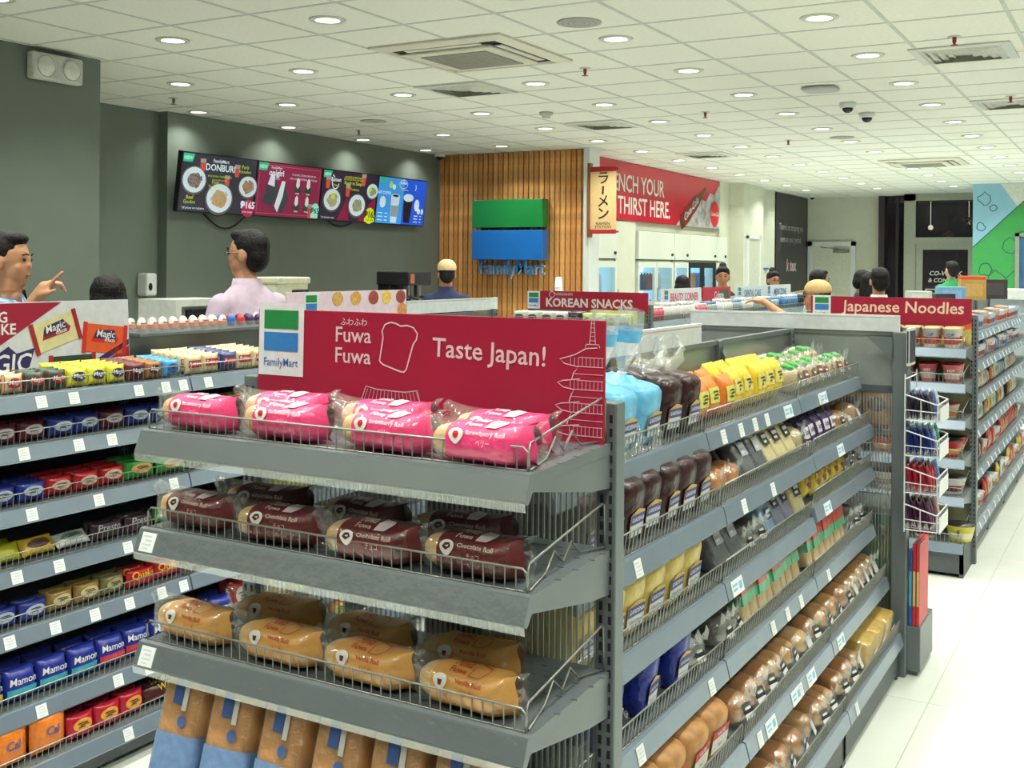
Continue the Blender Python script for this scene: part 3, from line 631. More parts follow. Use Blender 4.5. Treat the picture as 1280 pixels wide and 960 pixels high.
RIB = film_mat('ribbed_polycarbonate', .16, (205, 210, 205), .12, 0, white=.05)
def ribbed(parent, M, w, z0, z1):
    b = MB(); b.box(0, w, -.002, .002, z0, z1)
    o = build('ribbed_panel', b, RIB, parent, M)
    b = MB(); n = int(w/.0125)
    for i in range(n): b.box(i*w/n, i*w/n+.0042, -.005, -.002, z0, z1)
    build('ribs', b, film_mat('rib_white', .2, (205, 210, 205), .15, 0, white=.4), o, kind='stuff'); return o
def backpanel(parent, M, w, z0, z1, m=None): b = MB(); b.box(0, w, -.004, .004, z0, z1); return build('back_panel', b, m or STEEL, parent, M)
def plinth(parent, M, w, d, h=.13):
    b = MB(); b.box(0, w, -d, -d+.02, .02, h); b.box(0, .02, -d, 0, .0, h); b.box(w-.02, w, -d, 0, .0, h); build('base_plinth', b, GREYD, parent, M)
DARKP = mat('dark_back_panel', (44, 36, 46), .5, .1, var=.1)  # lower panels coloured dark to carry the shade inside the shelves
CX = -1.30                                             # centre plane of the bread run
YN, YF = 1.90, 4.62
# near end cap, faces -Y
endA = thing('end_cap_shelf', 'grey end cap shelving unit under the red sign', 'shelf unit')
upright(endA, -1.76, YN); upright(endA, -.872, YN)
FA = T((-1.76, YN, 0))
ribbed(endA, T((-1.74, YN, 0)), .85, .1, 1.30)
plinth(endA, FA, .9, .36)
b = MB(); b.box(0, .9, -.01, .01, 1.29, 1.33); build('cross_bar', b, GREY, endA, FA)
MA = []
for k, (z, d) in enumerate([(1.25, .328), (1.052, .328), (.824, .328), (.545, .38)]):
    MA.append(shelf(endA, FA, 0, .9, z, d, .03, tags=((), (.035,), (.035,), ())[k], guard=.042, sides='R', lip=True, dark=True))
# centre run
run = thing('bread_gondola', 'long grey bread shelving run behind the end cap', 'shelf unit')
FR_ = T((CX, 0, 0)) @ RZ(PI/2)                          # local x = +Y, local -y = +X
bays = [(YN+.02, .875), (2.80, .895), (3.70, .90)]
for y in (2.80, 3.70, 4.60): upright(run, CX, y, 1.38, PI/2)
for y0, w in bays:
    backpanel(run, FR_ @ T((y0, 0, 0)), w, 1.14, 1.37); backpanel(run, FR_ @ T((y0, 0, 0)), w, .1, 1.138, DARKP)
    b = MB(); b.box(0, w, -.012, .012, 1.365, 1.38); build('top_rail', b, GREY, run, FR_ @ T((y0, 0, 0)))
for y in (2.80, 3.70):
    b = MB(); b.loft([[(CX+.02, yy, 1.36), (CX+.05, yy, 1.30), (CX+.05, yy, 1.27), (CX+.02, yy, 1.29)] for yy in (y-.015, y-.012)]); build('arm_bracket', b, GREYD, run)
zs = [1.148, .958, .757, .556, .352, .135]; dps = [.285, .335, .34, .345, .40, .455]
MR = {}
for bi, (y0, w) in enumerate(bays):
    for r in range(6):
        z = zs[r]+(.03 if (bi == 2 and r == 2) else 0)
        tg = [[(), (.12, .27, .40, .52), (.25,)], [(.3,), (.15, .42), ()], [(), (), ()], [(.3, .75), (.4, .55, .7), (.15,)], [(.45,), (.1, .5), ()], [(), (.3,), (.1,)]][r][bi]
        bg = [[(), (.75,), (.3,)], [(), (), (.35,)], [(), (.08,), (.15,)], [(), (), ()], [(.3,), (.2, .45, .62), (.1,)], [(), (), ()]][r][bi]
        MR[bi, r] = shelf(run, FR_, y0, w, z, dps[r], math.radians(9), tags=tg, big=bg, guard=.058)
for y0, w in bays: plinth(run, FR_ @ T((y0, 0, 0)), w, .45, .12)
# far end cap, faces +Y: we see its ribbed back
endB = thing('end_cap_shelf', 'far grey end cap whose back panel closes the bread run', 'shelf unit')
upright(endB, -1.76, YF+.03); 
b = MB(); b.bbox(-.885, -.825, YF, YF+.06, 0, 1.38, .004); build('corner_post', b, GREY, endB)
FB = T((-.86, YF+.04, 0)) @ RZ(PI)
b = MB(); b.box(.03, .88, -.004, .004, 1.16, 1.37); b.box(.0, .9, -.012, .012, 1.365, 1.38); build('back_panel', b, mat('panel_grey', (140, 147, 147), .35, .3, var=.04), endB, FB)
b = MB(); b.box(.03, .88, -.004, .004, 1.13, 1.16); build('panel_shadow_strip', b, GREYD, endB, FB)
ribbed(endB, FB @ T((.03, 0, 0)), .85, .1, 1.13)
b = MB(); b.loft([[(-.885, y, z) if k == 0 else (-.885-k, y, z) for k, z in ((0, 1.36), (.1, 1.36), (0, 1.27))] for y in (YF-.012, YF-.008)]); build('gusset', b, GREY, endB)
plinth(endB, FB, .9, .40, .3)
MB_ = [shelf(endB, FB, 0, .9, z, .36, .03, guard=.045) for z in (.92, .6, .3)]
b = MB(); b.box(-1.75, -.862, YF+.02, YF+.035, 1.38, 1.445); o = build('sign_board', b, C(206, 212, 216)); tag(o, 'blank back of a low sign on the far end cap', 'sign')
b = MB(); b.box(-1.75, -.862, YF+.018, YF+.037, 1.438, 1.446); build('edge_strip', b, WHITE, o)
b = MB(); b.box(CX-.008, CX+.008, 1.98, 3.53, 1.38, 1.445); o = build('sign_board', b, C(206, 216, 226)); tag(o, 'blank white sign strip along the top of bread run', 'sign')
b = MB(); b.box(CX-.01, CX+.01, 1.98, 3.53, 1.438, 1.446); build('edge_strip', b, WHITE, o)

# left candy run, faces +X
LX = -3.32
left = thing('candy_gondola', 'long grey candy and biscuit shelving run at left', 'shelf unit')
FL = T((LX, 0, 0)) @ RZ(PI/2)
lb = [(1.96, .895), (2.86, .895), (3.76, .895), (4.66, .895)]
for y in (1.96, 2.86, 3.76, 4.66, 5.56): upright(left, LX, y, 1.38, PI/2)
for y0, w in lb:
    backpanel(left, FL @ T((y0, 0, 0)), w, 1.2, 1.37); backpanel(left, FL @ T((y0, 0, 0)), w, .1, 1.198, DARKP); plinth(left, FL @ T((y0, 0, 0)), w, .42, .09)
for y0, w in lb[1:2]:
    b = MB(); b.bbox(0, w, -.1, .12, 1.357, 1.372, .003); build('top_deck', b, GREY, left, FL @ T((y0, 0, 0)))
lz = [1.178, 1.026, .836, .656, .469, .240, .075]; ldp = [.35, .35, .35, .35, .36, .39, .44]
ML = {}
for bi, (y0, w) in enumerate(lb[:2]):
    for r in range(7):
        tg = [[(.28, .40, .66, .78, .86), (.08, .5)], [(.22, .42, .55, .72), (.3,)], [(.25, .5, .82), (.3, .8)], [(.2, .35, .62, .8), (.4,)], [(.17, .33, .48, .62, .76, .86), (.25, .6)], [(.26, .55, .68), (.3,)], [(.55, .75), (.2,)]][r][bi]
        ML[bi, r] = shelf(left, FL, y0, w, lz[r], ldp[r], math.radians(5), tags=tg, guard=.045)
for bi, (y0, w) in enumerate(lb[2:]):
    for r in range(7): shelf(left, FL, y0, w, lz[r], ldp[r], math.radians(5), guard=.045)

# noodle run and its end cap
nd = thing('noodle_gondola', 'grey noodle shelving run at right with end cap', 'shelf unit')
NX0, NX1, NY = -1.74, -.83, 6.62
NC = (NX0+NX1)/2
upright(nd, NX0, NY); upright(nd, NX1, NY)
FN = T((NX0, NY, 0))
backpanel(nd, FN @ T((.02, .02, 0)), .87, .1, 1.37, mat('panel_cream', (190, 186, 150), .4, .2))
plinth(nd, FN, .91, .36, .17)
MN = [shelf(nd, FN, 0, .91, z, d, .02, guard=.05, sides='R', tags=()) for z, d in ((1.16, .30), (.975, .32), (.78, .32), (.575, .34), (.375, .34), (.13, .36))]
FNR = T((NC, 0, 0)) @ RZ(PI/2)
MNR = {}
for bi in range(5):
    y0 = NY+.03+bi*.9
    backpanel(nd, FNR @ T((y0, 0, 0)), .895, .1, 1.37); upright(nd, NC, y0+.9, 1.38, PI/2)
    plinth(nd, FNR @ T((y0, 0, 0)), .895, .43, .12)
    for r, (z, d) in enumerate([(1.19, .36), (1.0, .37), (.8, .37), (.6, .38), (.37, .40), (.12, .44)]):
        MNR[bi, r] = shelf(nd, FNR, y0, .895, z, d, .06, guard=0, tags=[.1+.2*k for k in range(4)] if bi < 4 else ())
# snack run behind, X centre -3.32
sk = thing('snack_gondola', 'grey snack and toiletries run beyond the candy shelves', 'shelf unit')
SX, SY = -3.32, 6.85
upright(sk, SX-.45, SY); upright(sk, SX+.45, SY)
FS = T((SX-.45, SY, 0))
backpanel(sk, FS, .9, .1, 1.37); plinth(sk, FS, .9, .36, .15)
MS = [shelf(sk, FS, 0, .9, z, .33, .03, guard=.045) for z in (1.2, .95, .7)]
FSR = T((SX, 0, 0)) @ RZ(PI/2)
MSR = {}
for bi in range(6):
    y0 = SY+.05+bi*.9
    backpanel(sk, FSR @ T((y0, 0, 0)), .895, .1, 1.37, mat('panel_pale', (200, 206, 204), .4, .1)); upright(sk, SX, y0+.9, 1.38, PI/2); plinth(sk, FSR @ T((y0, 0, 0)), .895, .4, .12)
    for r, z in enumerate((1.2, 1.0, .75)): MSR[bi, r] = shelf(sk, FSR, y0, .895, z, .33, .04, guard=.04 if r == 0 else 0)

# ---------------------------------------------------------------- signs
def logo_print(o, x, z, s, fn):
    b = MB(); b.rect(x-.5*s, x+.5*s, z-.62*s, z+.62*s, fn); build('logo_tile', b, C(214, 218, 222), o)
    g = lambda a, c: fn(a, c)+Vector((0, -.001, 0))
    b = MB(); b.rect(x-.38*s, x+.38*s, z+.18*s, z+.5*s, g); build('green_bar', b, C(34, 132, 66), o)
    b = MB(); b.rect(x-.38*s, x+.38*s, z-.2*s, z+.12*s, g); build('blue_bar', b, C(50, 122, 190), o)
    b = MB(); b.text('FamilyMart', .2*s, x, z-.46*s, g, sx=.86, bold=.004); build('logo_lettering', b, C(60, 100, 168), o)
SG = mat('sign_red', (152, 24, 54), .42, var=.03, scale=3)
LINE = C(206, 170, 180, .5)
b = MB(); b.bbox(0, .85, 0, .006, 0, .25, .001)
s1 = build('shelf_sign', b, SG, None, T((-1.718, 1.857, 1.284)) @ RX(math.radians(-1))); tag(s1, 'red sign reading Fuwa Fuwa Taste Japan on the end cap', 'sign')
logo_print(s1, .067, .184, .128, front(.001))
fn = front(.0012)
b = MB(); b.text('Fuwa', .046, .265, .186, fn, bold=.01); b.text('Fuwa', .046, .265, .142, fn, bold=.01); b.text('Taste Japan!', .054, .598, .163, fn, bold=.01, sx=1.0, rot=-.03); build('lettering', b, C(214, 190, 196), s1)
b = MB(); b.text('ふわふわ', .018, .267, .222, fn, bold=.004)
sp = [(.336, .15), (.344, .2), (.341, .212), (.348, .226), (.362, .231), (.376, .229), (.388, .224), (.404, .226), (.42, .222), (.43, .21), (.428, .198), (.42, .188), (.404, .136), (.398, .13), (.388, .131), (.345, .143)]
b.stroke(sp, .0032, fn, True); build('bread_outline', b, C(214, 190, 196), s1)
b = MB(); lw = .0022
b.stroke([(.216, .066), (.25, .058), (.29, .064), (.302, .096), (.33, .091), (.40, .089), (.432, .094), (.442, .064), (.48, .058), (.517, .061), (.49, .045), (.44, .041), (.29, .041), (.24, .046)], lw, fn, True)
for k in range(15):
    x = .307+k*.0088; b.stroke([(x, .091), (x-.018+.0026*k, .045)], .0011, fn)
for k in range(4): b.stroke([(.25+.012*k, .034-.007*k), (.49-.012*k, .036-.007*k)], .0016, fn)
for cx, z, wd in ((.06, .03, .05), (.668, .03, .05)): b.stroke([(cx-wd, z), (cx-.3*wd, z+.018), (cx, z+.032), (cx+.3*wd, z+.018), (cx+wd, z)], lw, fn); b.stroke([(cx-.004, z+.032), (cx, z+.042), (cx+.004, z+.032)], .0016, fn)
for k in range(5):
    z = .175-.043*k; x0 = .757-.004*k
    if z < .01: continue
    b.stroke([(.80, z+.008), (x0+.012, z+.003), (x0, z-.001), (x0+.012, z-.009), (x0+.035, z-.013), (x0+.03, z-.022), (x0+.025, z-.036)] if k else [(.835, z+.024), (.812, z+.022), (.79, z+.01), (x0, z), (x0+.01, z-.008), (x0+.04, z-.013), (x0+.03, z-.024), (x0+.026, z-.036)], lw, fn)
    b.stroke([(x0+.035, z-.012), (.848, z-.012)], lw*.7, fn); b.stroke([(x0+.04, z+.005), (.848, z+.005)], lw*.6, fn); b.stroke([(x0+.03, z-.026), (.848, z-.026)], lw*.5, fn)
    for q in range(9): b.stroke([(.78+q*.0082, z+.005), (.78+q*.0082, z-.012)], .001, fn)
b.stroke([(.81, .199), (.812, .205), (.838, .205), (.84, .199)], .0016, fn)
for a in (-.006, .006): b.stroke([(.825+a, .205), (.825+a*.4, .249)], .0016, fn)
for k in range(5): b.stroke([(.82, .212+.008*k), (.83, .212+.008*k)], .0011, fn)
build('line_drawing', b, LINE, s1)
# candy sign on left run
b = MB(); b.bbox(-.9, .0, 0, .006, 0, .27, .001)
s2 = build('shelf_sign', b, C(198, 200, 206), None, T((LX+.07, 2.84, 1.228)) @ RZ(PI/2) @ RX(math.radians(-3))); tag(s2, 'red and white biscuit sign at the left edge', 'sign')
fn = front(.001)
b = MB(); b.poly([(-.9, .13), (-.53, .13), (-.29, .267), (-.9, .267)], fn); build('red_corner', b, SG, s2)
b = MB(); b.poly([(-.18, .02), (-.003, .10), (-.003, .02)], fn); build('red_swoosh', b, SG, s2)
b = MB(); b.poly([(-.9, .03), (-.43, .03), (-.40, .115), (-.47, .1), (-.5, .125), (-.56, .09), (-.9, .09)], fn); build('blue_shape', b, C(44, 34, 92), s2)
b = MB(); b.poly([(-.12, .05), (-.003, .105), (-.003, .125), (-.15, .06)], front(.0015)); build('blue_stripe', b, C(44, 34, 92), s2)
b = MB(); b.text('NOTHING', .05, -.5, .205, front(.002), 'RIGHT', .02); b.text('LIKE', .05, -.47, .165, front(.002), 'RIGHT', .02); b.text('MAGIC', .085, -.415, .04, front(.002), 'RIGHT', .012, shear=.1); build('lettering', b, C(222, 220, 222), s2)
for cx, cz, a, c1, c2 in ((-.315, .165, .28, (206, 196, 150), (150, 30, 40)), (-.11, .13, -.12, (214, 84, 38), (190, 40, 30)), (-.25, .03, .0, (40, 62, 54), (160, 30, 40))):
    ca, sa = math.cos(a), math.sin(a); rf = lambda d: (lambda x, z: Vector((cx+x*ca-z*sa, -d, cz+x*sa+z*ca)))
    b = MB(); b.rect(-.085, .085, -.05, .05, rf(.0015)); build('pack_print', b, C(*c1), s2)
    b = MB(); b.rect(-.098, -.08, -.055, .055, rf(.002)); b.rect(.08, .098, -.055, .055, rf(.002)); b.poly([(-.06, -.012), (.05, -.014), (.062, .0), (.04, .03), (-.045, .022)], rf(.002)); build('pack_ends', b, C(*c2), s2)
    b = MB(); b.poly([(-.05, .0), (.048, -.002), (.04, .034), (-.04, .03)], rf(.0025)); build('pack_badge', b, C(44, 36, 90), s2)
    b = MB(); b.text('Magic', .036, 0, .006, rf(.003), bold=.01, shear=.15); b.text('FLAKES', .014, .02, -.01, rf(.003), bold=.02); build('pack_lettering', b, C(226, 222, 220), s2)
# nut sign and blank board farther on the left run
b = MB(); b.bbox(0, .92, 0, .006, 0, .13, .001)
s3 = build('shelf_sign', b, C(222, 200, 214), None, T((LX, 3.77, 1.375)) @ RZ(PI/2)); tag(s3, 'pale pink sign with nuts behind the red sign', 'sign')
logo_print(s3, .17, .065, .1, front(.001))
for k, (x, c) in enumerate([(.36, (206, 158, 90)), (.5, (214, 160, 84)), (.64, (160, 74, 60)), (.75, (224, 190, 90)), (.87, (150, 70, 60)), (.88, (206, 140, 80))]):
    b = MB(); b.disc(x, .095 if k < 5 else .03, .042, .034, front(.001), 16); build('nut_print', b, mat('nut_%d' % k, c, .5, var=.3, scale=60), s3)
b = MB(); b.bbox(0, .92, 0, .006, 0, .07, .001); s4 = build('sign_board', b, C(206, 212, 214), None, T((LX, 4.7, 1.375)) @ RZ(PI/2)); tag(s4, 'blank white board behind the right half of red sign', 'sign')
b = MB(); b.box(0, .92, -.002, .008, .066, .071); build('edge_strip', b, WHITE, s4)
# korean snacks
b = MB(); b.bbox(0, .92, 0, .006, 0, .13, .001)
s5 = build('shelf_sign', b, C(160, 20, 52), None, T((SX-.47, SY-.03, 1.33))); tag(s5, 'dark red Korean Snacks sign on the snack end cap', 'sign')
logo_print(s5, .055, .065, .1, front(.001))
b = MB(); b.text('KOREAN SNACKS', .082, .48, .022, front(.0015), bold=.03, sx=1.0); b.text('NONGSHIM', .026, .29, .1, front(.0015)); b.stroke([(.2+.02*math.cos(k*.5), .105+.02*math.sin(k*.5)) for k in range(13)], .004, front(.0015)); build('lettering', b, C(220, 214, 218), s5)
# along the snack run
def runsign(y0, w, txt, tcol, bg, label, logo=True, h=.13, z=1.33):
    b = MB(); b.bbox(0, w, 0, .006, 0, h, .001); o = build('shelf_sign', b, C(*bg), None, T((SX+.03, y0, z)) @ RZ(PI/2)); tag(o, label, 'sign')
    if logo: logo_print(o, .1, h/2, .1, front(.001))
    b = MB(); b.text(txt, .088, w*.56, .03, front(.0015), sx=.9, bold=.02); build('lettering', b, C(*tcol), o); return o
runsign(8.08, .9, 'BEAUTY CORNER', (206, 66, 110), (222, 224, 228), 'white Beauty Corner sign above the toiletries')
o = runsign(9.02, .72, 'Colgate', (226, 214, 214), (186, 34, 52), 'red toothpaste brand sign between two white signs', False)
b = MB(); b.rect(.42, .66, .03, .1, front(.001)); build('photo_print', b, C(60, 84, 60), o)
runsign(9.9, .88, 'DENTAL CARE', (90, 130, 140), (206, 218, 226), 'pale Dental Care sign above the toothbrushes')
runsign(10.82, .88, 'MENS ZONE', (70, 110, 160), (214, 220, 226), 'pale Mens Zone sign farthest along the run')
# japanese noodles
b = MB(); b.bbox(0, .89, 0, .006, 0, .26, .001)
s6 = build('shelf_sign', b, SG, None, T((NX0+.01, NY-.035, 1.21))); tag(s6, 'red Japanese Noodles sign on the right end cap', 'sign')
MATS['sign_red2'] = None; del MATS['sign_red2']
logo_print(s6, .065, .2, .105, front(.001))
b = MB(); b.text('Japanese Noodles', .092, .52, .175, front(.0015), bold=.015, shear=.05, sx=1.0); build('lettering', b, C(222, 196, 178), s6)
def curve(off): return [(0.3+.59*k/10, .035+off+.09*(k/10)**2) for k in range(11)]
b = MB(); b.poly(curve(0)+[(.89, .0), (.3, .0)], front(.001)); build('orange_swoosh', b, C(214, 96, 40), s6)
b = MB(); b.poly([(x, z-.03) for x, z in curve(0)]+[(.89, 0), (.3, 0)], front(.002)); build('gold_pattern', b, mat('gold_check', (200, 178, 96), .5, var=.25, scale=25), s6)
# ---------------------------------------------------------------- products
PROTO = {}
def smooth01(t): return max(0.0, min(1.0, t))
def pillow_mesh(w, h, t, axis='z', crimp=.1, seed=0, puff=.6, wr=.06):
    """upright pillow pack, bottom at z=0, print side faces -y; crimped along axis"""
    nx, nz = (11, 11)
    rnd = random.Random(seed); ph = [rnd.random()*6 for _ in range(4)]
    def prof(a, b):
        c, d = (abs(b), abs(a)) if axis == 'z' else (abs(a), abs(b))
        lim = 1-crimp
        e = 0 if c >= lim else (1-(c/lim)**3)**puff
        g = (1-d**4)**.5
        return e*g*(1+wr*math.sin(7*a+ph[0])*math.sin(6*b+ph[1]))
    fnf = lambda x, z: -t/2*prof(2*x/w, 2*z/h-1)-.0006
    b = MB()
    rows = []
    for j in range(nz+1):
        bb = -1+2*j/nz
        rows.append([(a_, bb) for a_ in [-1+2*i/nx for i in range(nx+1)]])
    vs = []; fs = []
    for sgn in (-1, 1):
        for r_ in rows:
            for a, bb in r_:
                zz = (bb+1)/2*h; xx = a*w/2
                if axis == 'z': xx *= 1-.05*(1-abs(bb)**4)
                else: zz = h/2+(zz-h/2)*(1-.05*(1-abs(a)**4))
                vs.append((xx, sgn*(t/2*prof(a, bb)+.0006), zz))
    N = nx+1; half = N*(nz+1)
    for j in range(nz):
        for i in range(nx):
            q = j*N+i; fs.append((q, q+1, q+N+1, q+N)); q += half; fs.append((q, q+N, q+N+1, q+1))
    for i in range(nx):
        fs.append((i, half+i, half+i+1, i+1)); q = nz*N+i; fs.append((q, q+1, half+q+1, half+q))
    for j in range(nz):
        q = j*N; fs.append((q, q+N, half+q+N, half+q)); q += nx; fs.append((q, half+q, half+q+N, q+N))
    b.add(vs, fs)
    return b, (lambda x, z, d=.0012: Vector((x, fnf(x, z)-d, z)))
def pack(key, w, h, t, col, axis='x', patch=None, text=None, tcol=(226, 222, 220), tsize=None, ends=None, name='snack_pack', shape='disc', second=None, matte=False):
    b, fn = pillow_mesh(w, h, t, axis, seed=hash(key) % 99 if False else len(PROTO))
    parts = []
    if ends:
        for s_ in (-1, 1):
            e = MB()
            if axis == 'x': e.rect(s_*w*.5, s_*w*.40, h*.04, h*.96, lambda x, z: fn(x, z, .001), 2, 6)
            else: e.rect(-w*.47, w*.47, h*(.5+s_*.5), h*(.5+s_*.38), lambda x, z: fn(x, z, .001), 6, 2)
            parts.append(('end_band', mesh_of(e, FOIL(*ends)), None))
    if second:                                         # lower half in another colour
        e = MB(); e.rect(-w*.45, w*.45, h*.06, h*.36, fn, 10, 4); parts.append(('lower_band', mesh_of(e, FOIL(*second)), None))
    if patch:
        e = MB()
        if shape == 'disc': e.disc(0, h*.52, w*.34, h*.26, lambda x, z: fn(x, z, .0018), 18, 3)
        else: e.rect(-w*.36, w*.36, h*.34, h*.72, lambda x, z: fn(x, z, .0018), 8, 4)
        parts.append(('badge', mesh_of(e, C(*patch)), None))
    if patch and not text:
        e = MB()
        for q, (xa, xb) in enumerate(((-.2, .16), (-.12, .22), (-.18, .05))): e.stroke([(w*xa, h*(.6-.08*q)), (w*(xa+xb)/2, h*(.615-.08*q)), (w*xb, h*(.6-.08*q))], h*.045, lambda x, z: fn(x, z, .003))
        parts.append(('printed_lines', mesh_of(e, C(*[int(v*.35) for v in patch])), None))
    if text:
        e = MB(); e.text(text, tsize or w*.26, 0, h*.47, lambda x, z: fn(x, z, .0032), bold=.01, shear=.12); parts.append(('lettering', mesh_of(e, C(*tcol)), None))
    PROTO[key] = dict(me=mesh_of(b, FOIL(*col), True), parts=parts, w=w, h=h, t=t, name=name)
def inst(key, M, label, cat, group=None):
    p = PROTO[key]; o = put(p['name'], p['me'], None, M); tag(o, label, cat, group)
    for n, me, m in p['parts']:
        c = put(n, me, o)
        if m is not None: c.matrix_basis = m
    return o
ORD = ['first', 'second', 'third', 'fourth', 'fifth', 'sixth', 'seventh', 'eighth', 'ninth', 'tenth', 'eleventh', 'twelfth', 'thirteenth', 'fourteenth']
COUNT = {}
BACK = ['', 'one back', 'two back', 'three back', 'four back', 'five back']
def row(M, items, x0, where, group, y0=.022):
    """items: (key, n, deep, words, cat, lean, gap, jitter)"""
    x = x0
    for it in items:
        if it[0] is None: x += it[1]; continue
        key, n, deep, words, cat = it[:5]; lean = it[5] if len(it) > 5 else .15; gap = it[6] if len(it) > 6 else .004; stack = it[7] if len(it) > 7 else 1
        p = PROTO[key]
        for i in range(n):
            kk = key; words = it[3]
            if key in ('bun_a', 'bun_b') and random.random() < .4: kk, words = random.choice((('bun_a', 'single tan bun'), ('bun_a2', 'pale bun'), ('bun_w', 'white-labelled bun')))
            k = COUNT[(where, words)] = COUNT.get((where, words), -1)+1
            for d in range(deep):
                for s_ in range(stack):
                    eff = p['t']*math.cos(lean)+.0
                    y = y0+p['t']/2*math.cos(lean)+d*(p['t']/max(.35, math.cos(lean))*.98+.002)
                    z = p['t']/2*math.sin(lean)+.001+s_*(p['h']*math.cos(lean)+p['t']*math.sin(lean))*.96
                    rz = random.uniform(-.06, .06)*(4 if p['name'] == 'bun_pack' else 1); lean_ = lean+random.uniform(-.06, .06)*(lean > 0); y += random.uniform(0, .008)
                    lab = '%s, %s from left, %s%s' % (words, ORD[min(k, 13)], (BACK[min(d, 5)]+', ') if d else '', where)
                    if s_: lab = lab.replace(words, 'upper '+words, 1)
                    ms = Matrix.Scale(random.uniform(.9, 1.08), 4) if p['name'] == 'bun_pack' else Matrix()
                    inst(kk, M @ T((x+p['w']/2, y, z)) @ RZ(rz) @ RX(-lean_) @ ms, lab, cat, group)
            x += p['w']+gap
    return x
# ---- fuwa rolls
RFILM = film_mat('roll_film', .13, rough=.06, bump=.7, scale=38, white=.05)
def roll_proto(key, col, tcol, word, kana, badge):
    L = .182; ry, rz = .040, .031; N = 22
    def pt(x, th, s=1.0, n=2.7):
        e = min(1, max(0.05, (1-abs(2*x/L)**5)))**.5
        a, c = sell(th, ry*s*e, rz*s*e, n)
        return Vector((x, a, rz+.004+c))
    b = MB(); b.loft([[pt(x, 2*PI*k/N) for k in range(N)] for x in (-L/2+.001, -L*.47, -L*.42, -L*.3, 0, L*.3, L*.42, L*.47, L/2-.001)]); me = mesh_of(b, BREADL, True)
    X1 = L/2+.034
    def bag(x, th, g=0.0):                              # one point of the bag surface
        u = min(1, max(0, (abs(x)-L*.36)/(X1-L*.36))); u2 = u*u*(3-2*u)
        a, c = sell(th, 1, 1, 2.9)
        yy = a*((ry*1.07+g)*(1-u2)+.0016); zz = rz+.005+c*((rz*1.06+g)*(1-u2)+.037*u2)+.006*u2
        wob = .0035*math.sin(3*th+x*70)*u+.0012*math.sin(5*th+x*40)
        return Vector((x+.005*u2*math.sin(th*4+1), yy+wob*(.5+u), max(zz+wob*.6, .0012)))
    def bags(xs, g=0.0): return [[bag(x, 2*PI*k/N, g) for k in range(N)] for x in xs]
    xl = -L*.24
    b = MB(); b.loft(bags([-X1, -X1+.01, -L*.5-.008, -L*.47, -L*.4, -L*.3, xl]), False); clear = mesh_of(b, RFILM, True)
    b = MB(); b.loft(bags([xl, -L*.1, L*.05, L*.2, L*.34, L*.42, L*.48, L*.52, X1-.012]), False); printed = mesh_of(b, col, True)
    b = MB(); b.loft(bags([X1-.012, X1-.004, X1+.004]), False); fin = mesh_of(b, RFILM, True)
    b = MB(); b.loft(bags([xl, -L*.1, L*.05, L*.2, L*.34, L*.42, L*.48, L*.52], .0012), False); gloss = mesh_of(b, film_mat('print_gloss', .07, rough=.06, bump=.9, scale=30, white=0), True)
    def fn(x, s, d=.0014):                              # print wraps the upper front; s runs upward
        th = PI-.40-s/.0385
        return bag(x, th, d)
    f1 = lambda x, s: fn(x, s, .0018); f2 = lambda x, s: fn(x, s, .0026)
    cx = -.022
    b = MB(); b.disc(cx, 0, .0145, .0155, f1, 18, 3); disc = mesh_of(b, C(226, 220, 214))
    b = MB()
    if badge == 'berry': b.disc(cx, -.001, .0062, .0082, f2, 10)
    elif badge == 'choc': b.poly([(cx-.009, -.003), (cx-.001, -.009), (cx+.009, -.002), (cx+.005, .008), (cx-.004, .007)], f2)
    else: b.poly([(cx-.003, -.010), (cx+.003, -.010), (cx+.005, .0), (cx-.005, .0)], f2)
    ic = mesh_of(b, C(*{'berry': (190, 30, 40), 'choc': (70, 30, 26), 'cone': (90, 50, 40)}[badge]))
    b = MB()
    b.text('Fuwa', .0165, .004, .040, f2, bold=.01); b.text('Fuwa', .0165, .004, .025, f2, bold=.01); b.text(word, .0132, .036, .0, f2, bold=.012, sx=.92); b.text(kana, .0095, .034, -.015, f2)
    sq = [(.030, .022), (.028, .042), (.034, .05), (.056, .047), (.059, .04), (.052, .021)]
    if badge == 'cone': b.stroke(sq, .0016, f2, True)
    lt = mesh_of(b, C(*tcol))
    parts = [('printed_wrap', printed, None), ('clear_wrap', clear, None), ('crimped_fin', fin, None), ('gloss_film', gloss, None), ('badge', disc, None), ('badge_icon', ic, None), ('lettering', lt, None)]
    if badge != 'cone':
        b = MB(); b.poly(sq, f2); parts.append(('slice_emblem', mesh_of(b, C(226, 206, 206)), None))
    PROTO[key] = dict(me=me, parts=parts, w=L, h=.08, t=.09, name='bread_roll_pack')
roll_proto('straw', mat('sleeve_pink', (236, 66, 126), .4, var=.1, scale=24, bump=.25), (250, 214, 226), 'Strawberry Roll', 'ベリー', 'berry')
roll_proto('choc', mat('sleeve_brown', (104, 34, 34), .45, var=.1, scale=24, bump=.25), (218, 190, 180), 'Chocolate Roll', 'チョコ', 'choc')
roll_proto('vani', mat('sleeve_tan', (222, 164, 88), .45, var=.1, scale=24, bump=.25), (190, 50, 34), 'Vanilla Roll', 'バニラ', 'cone')
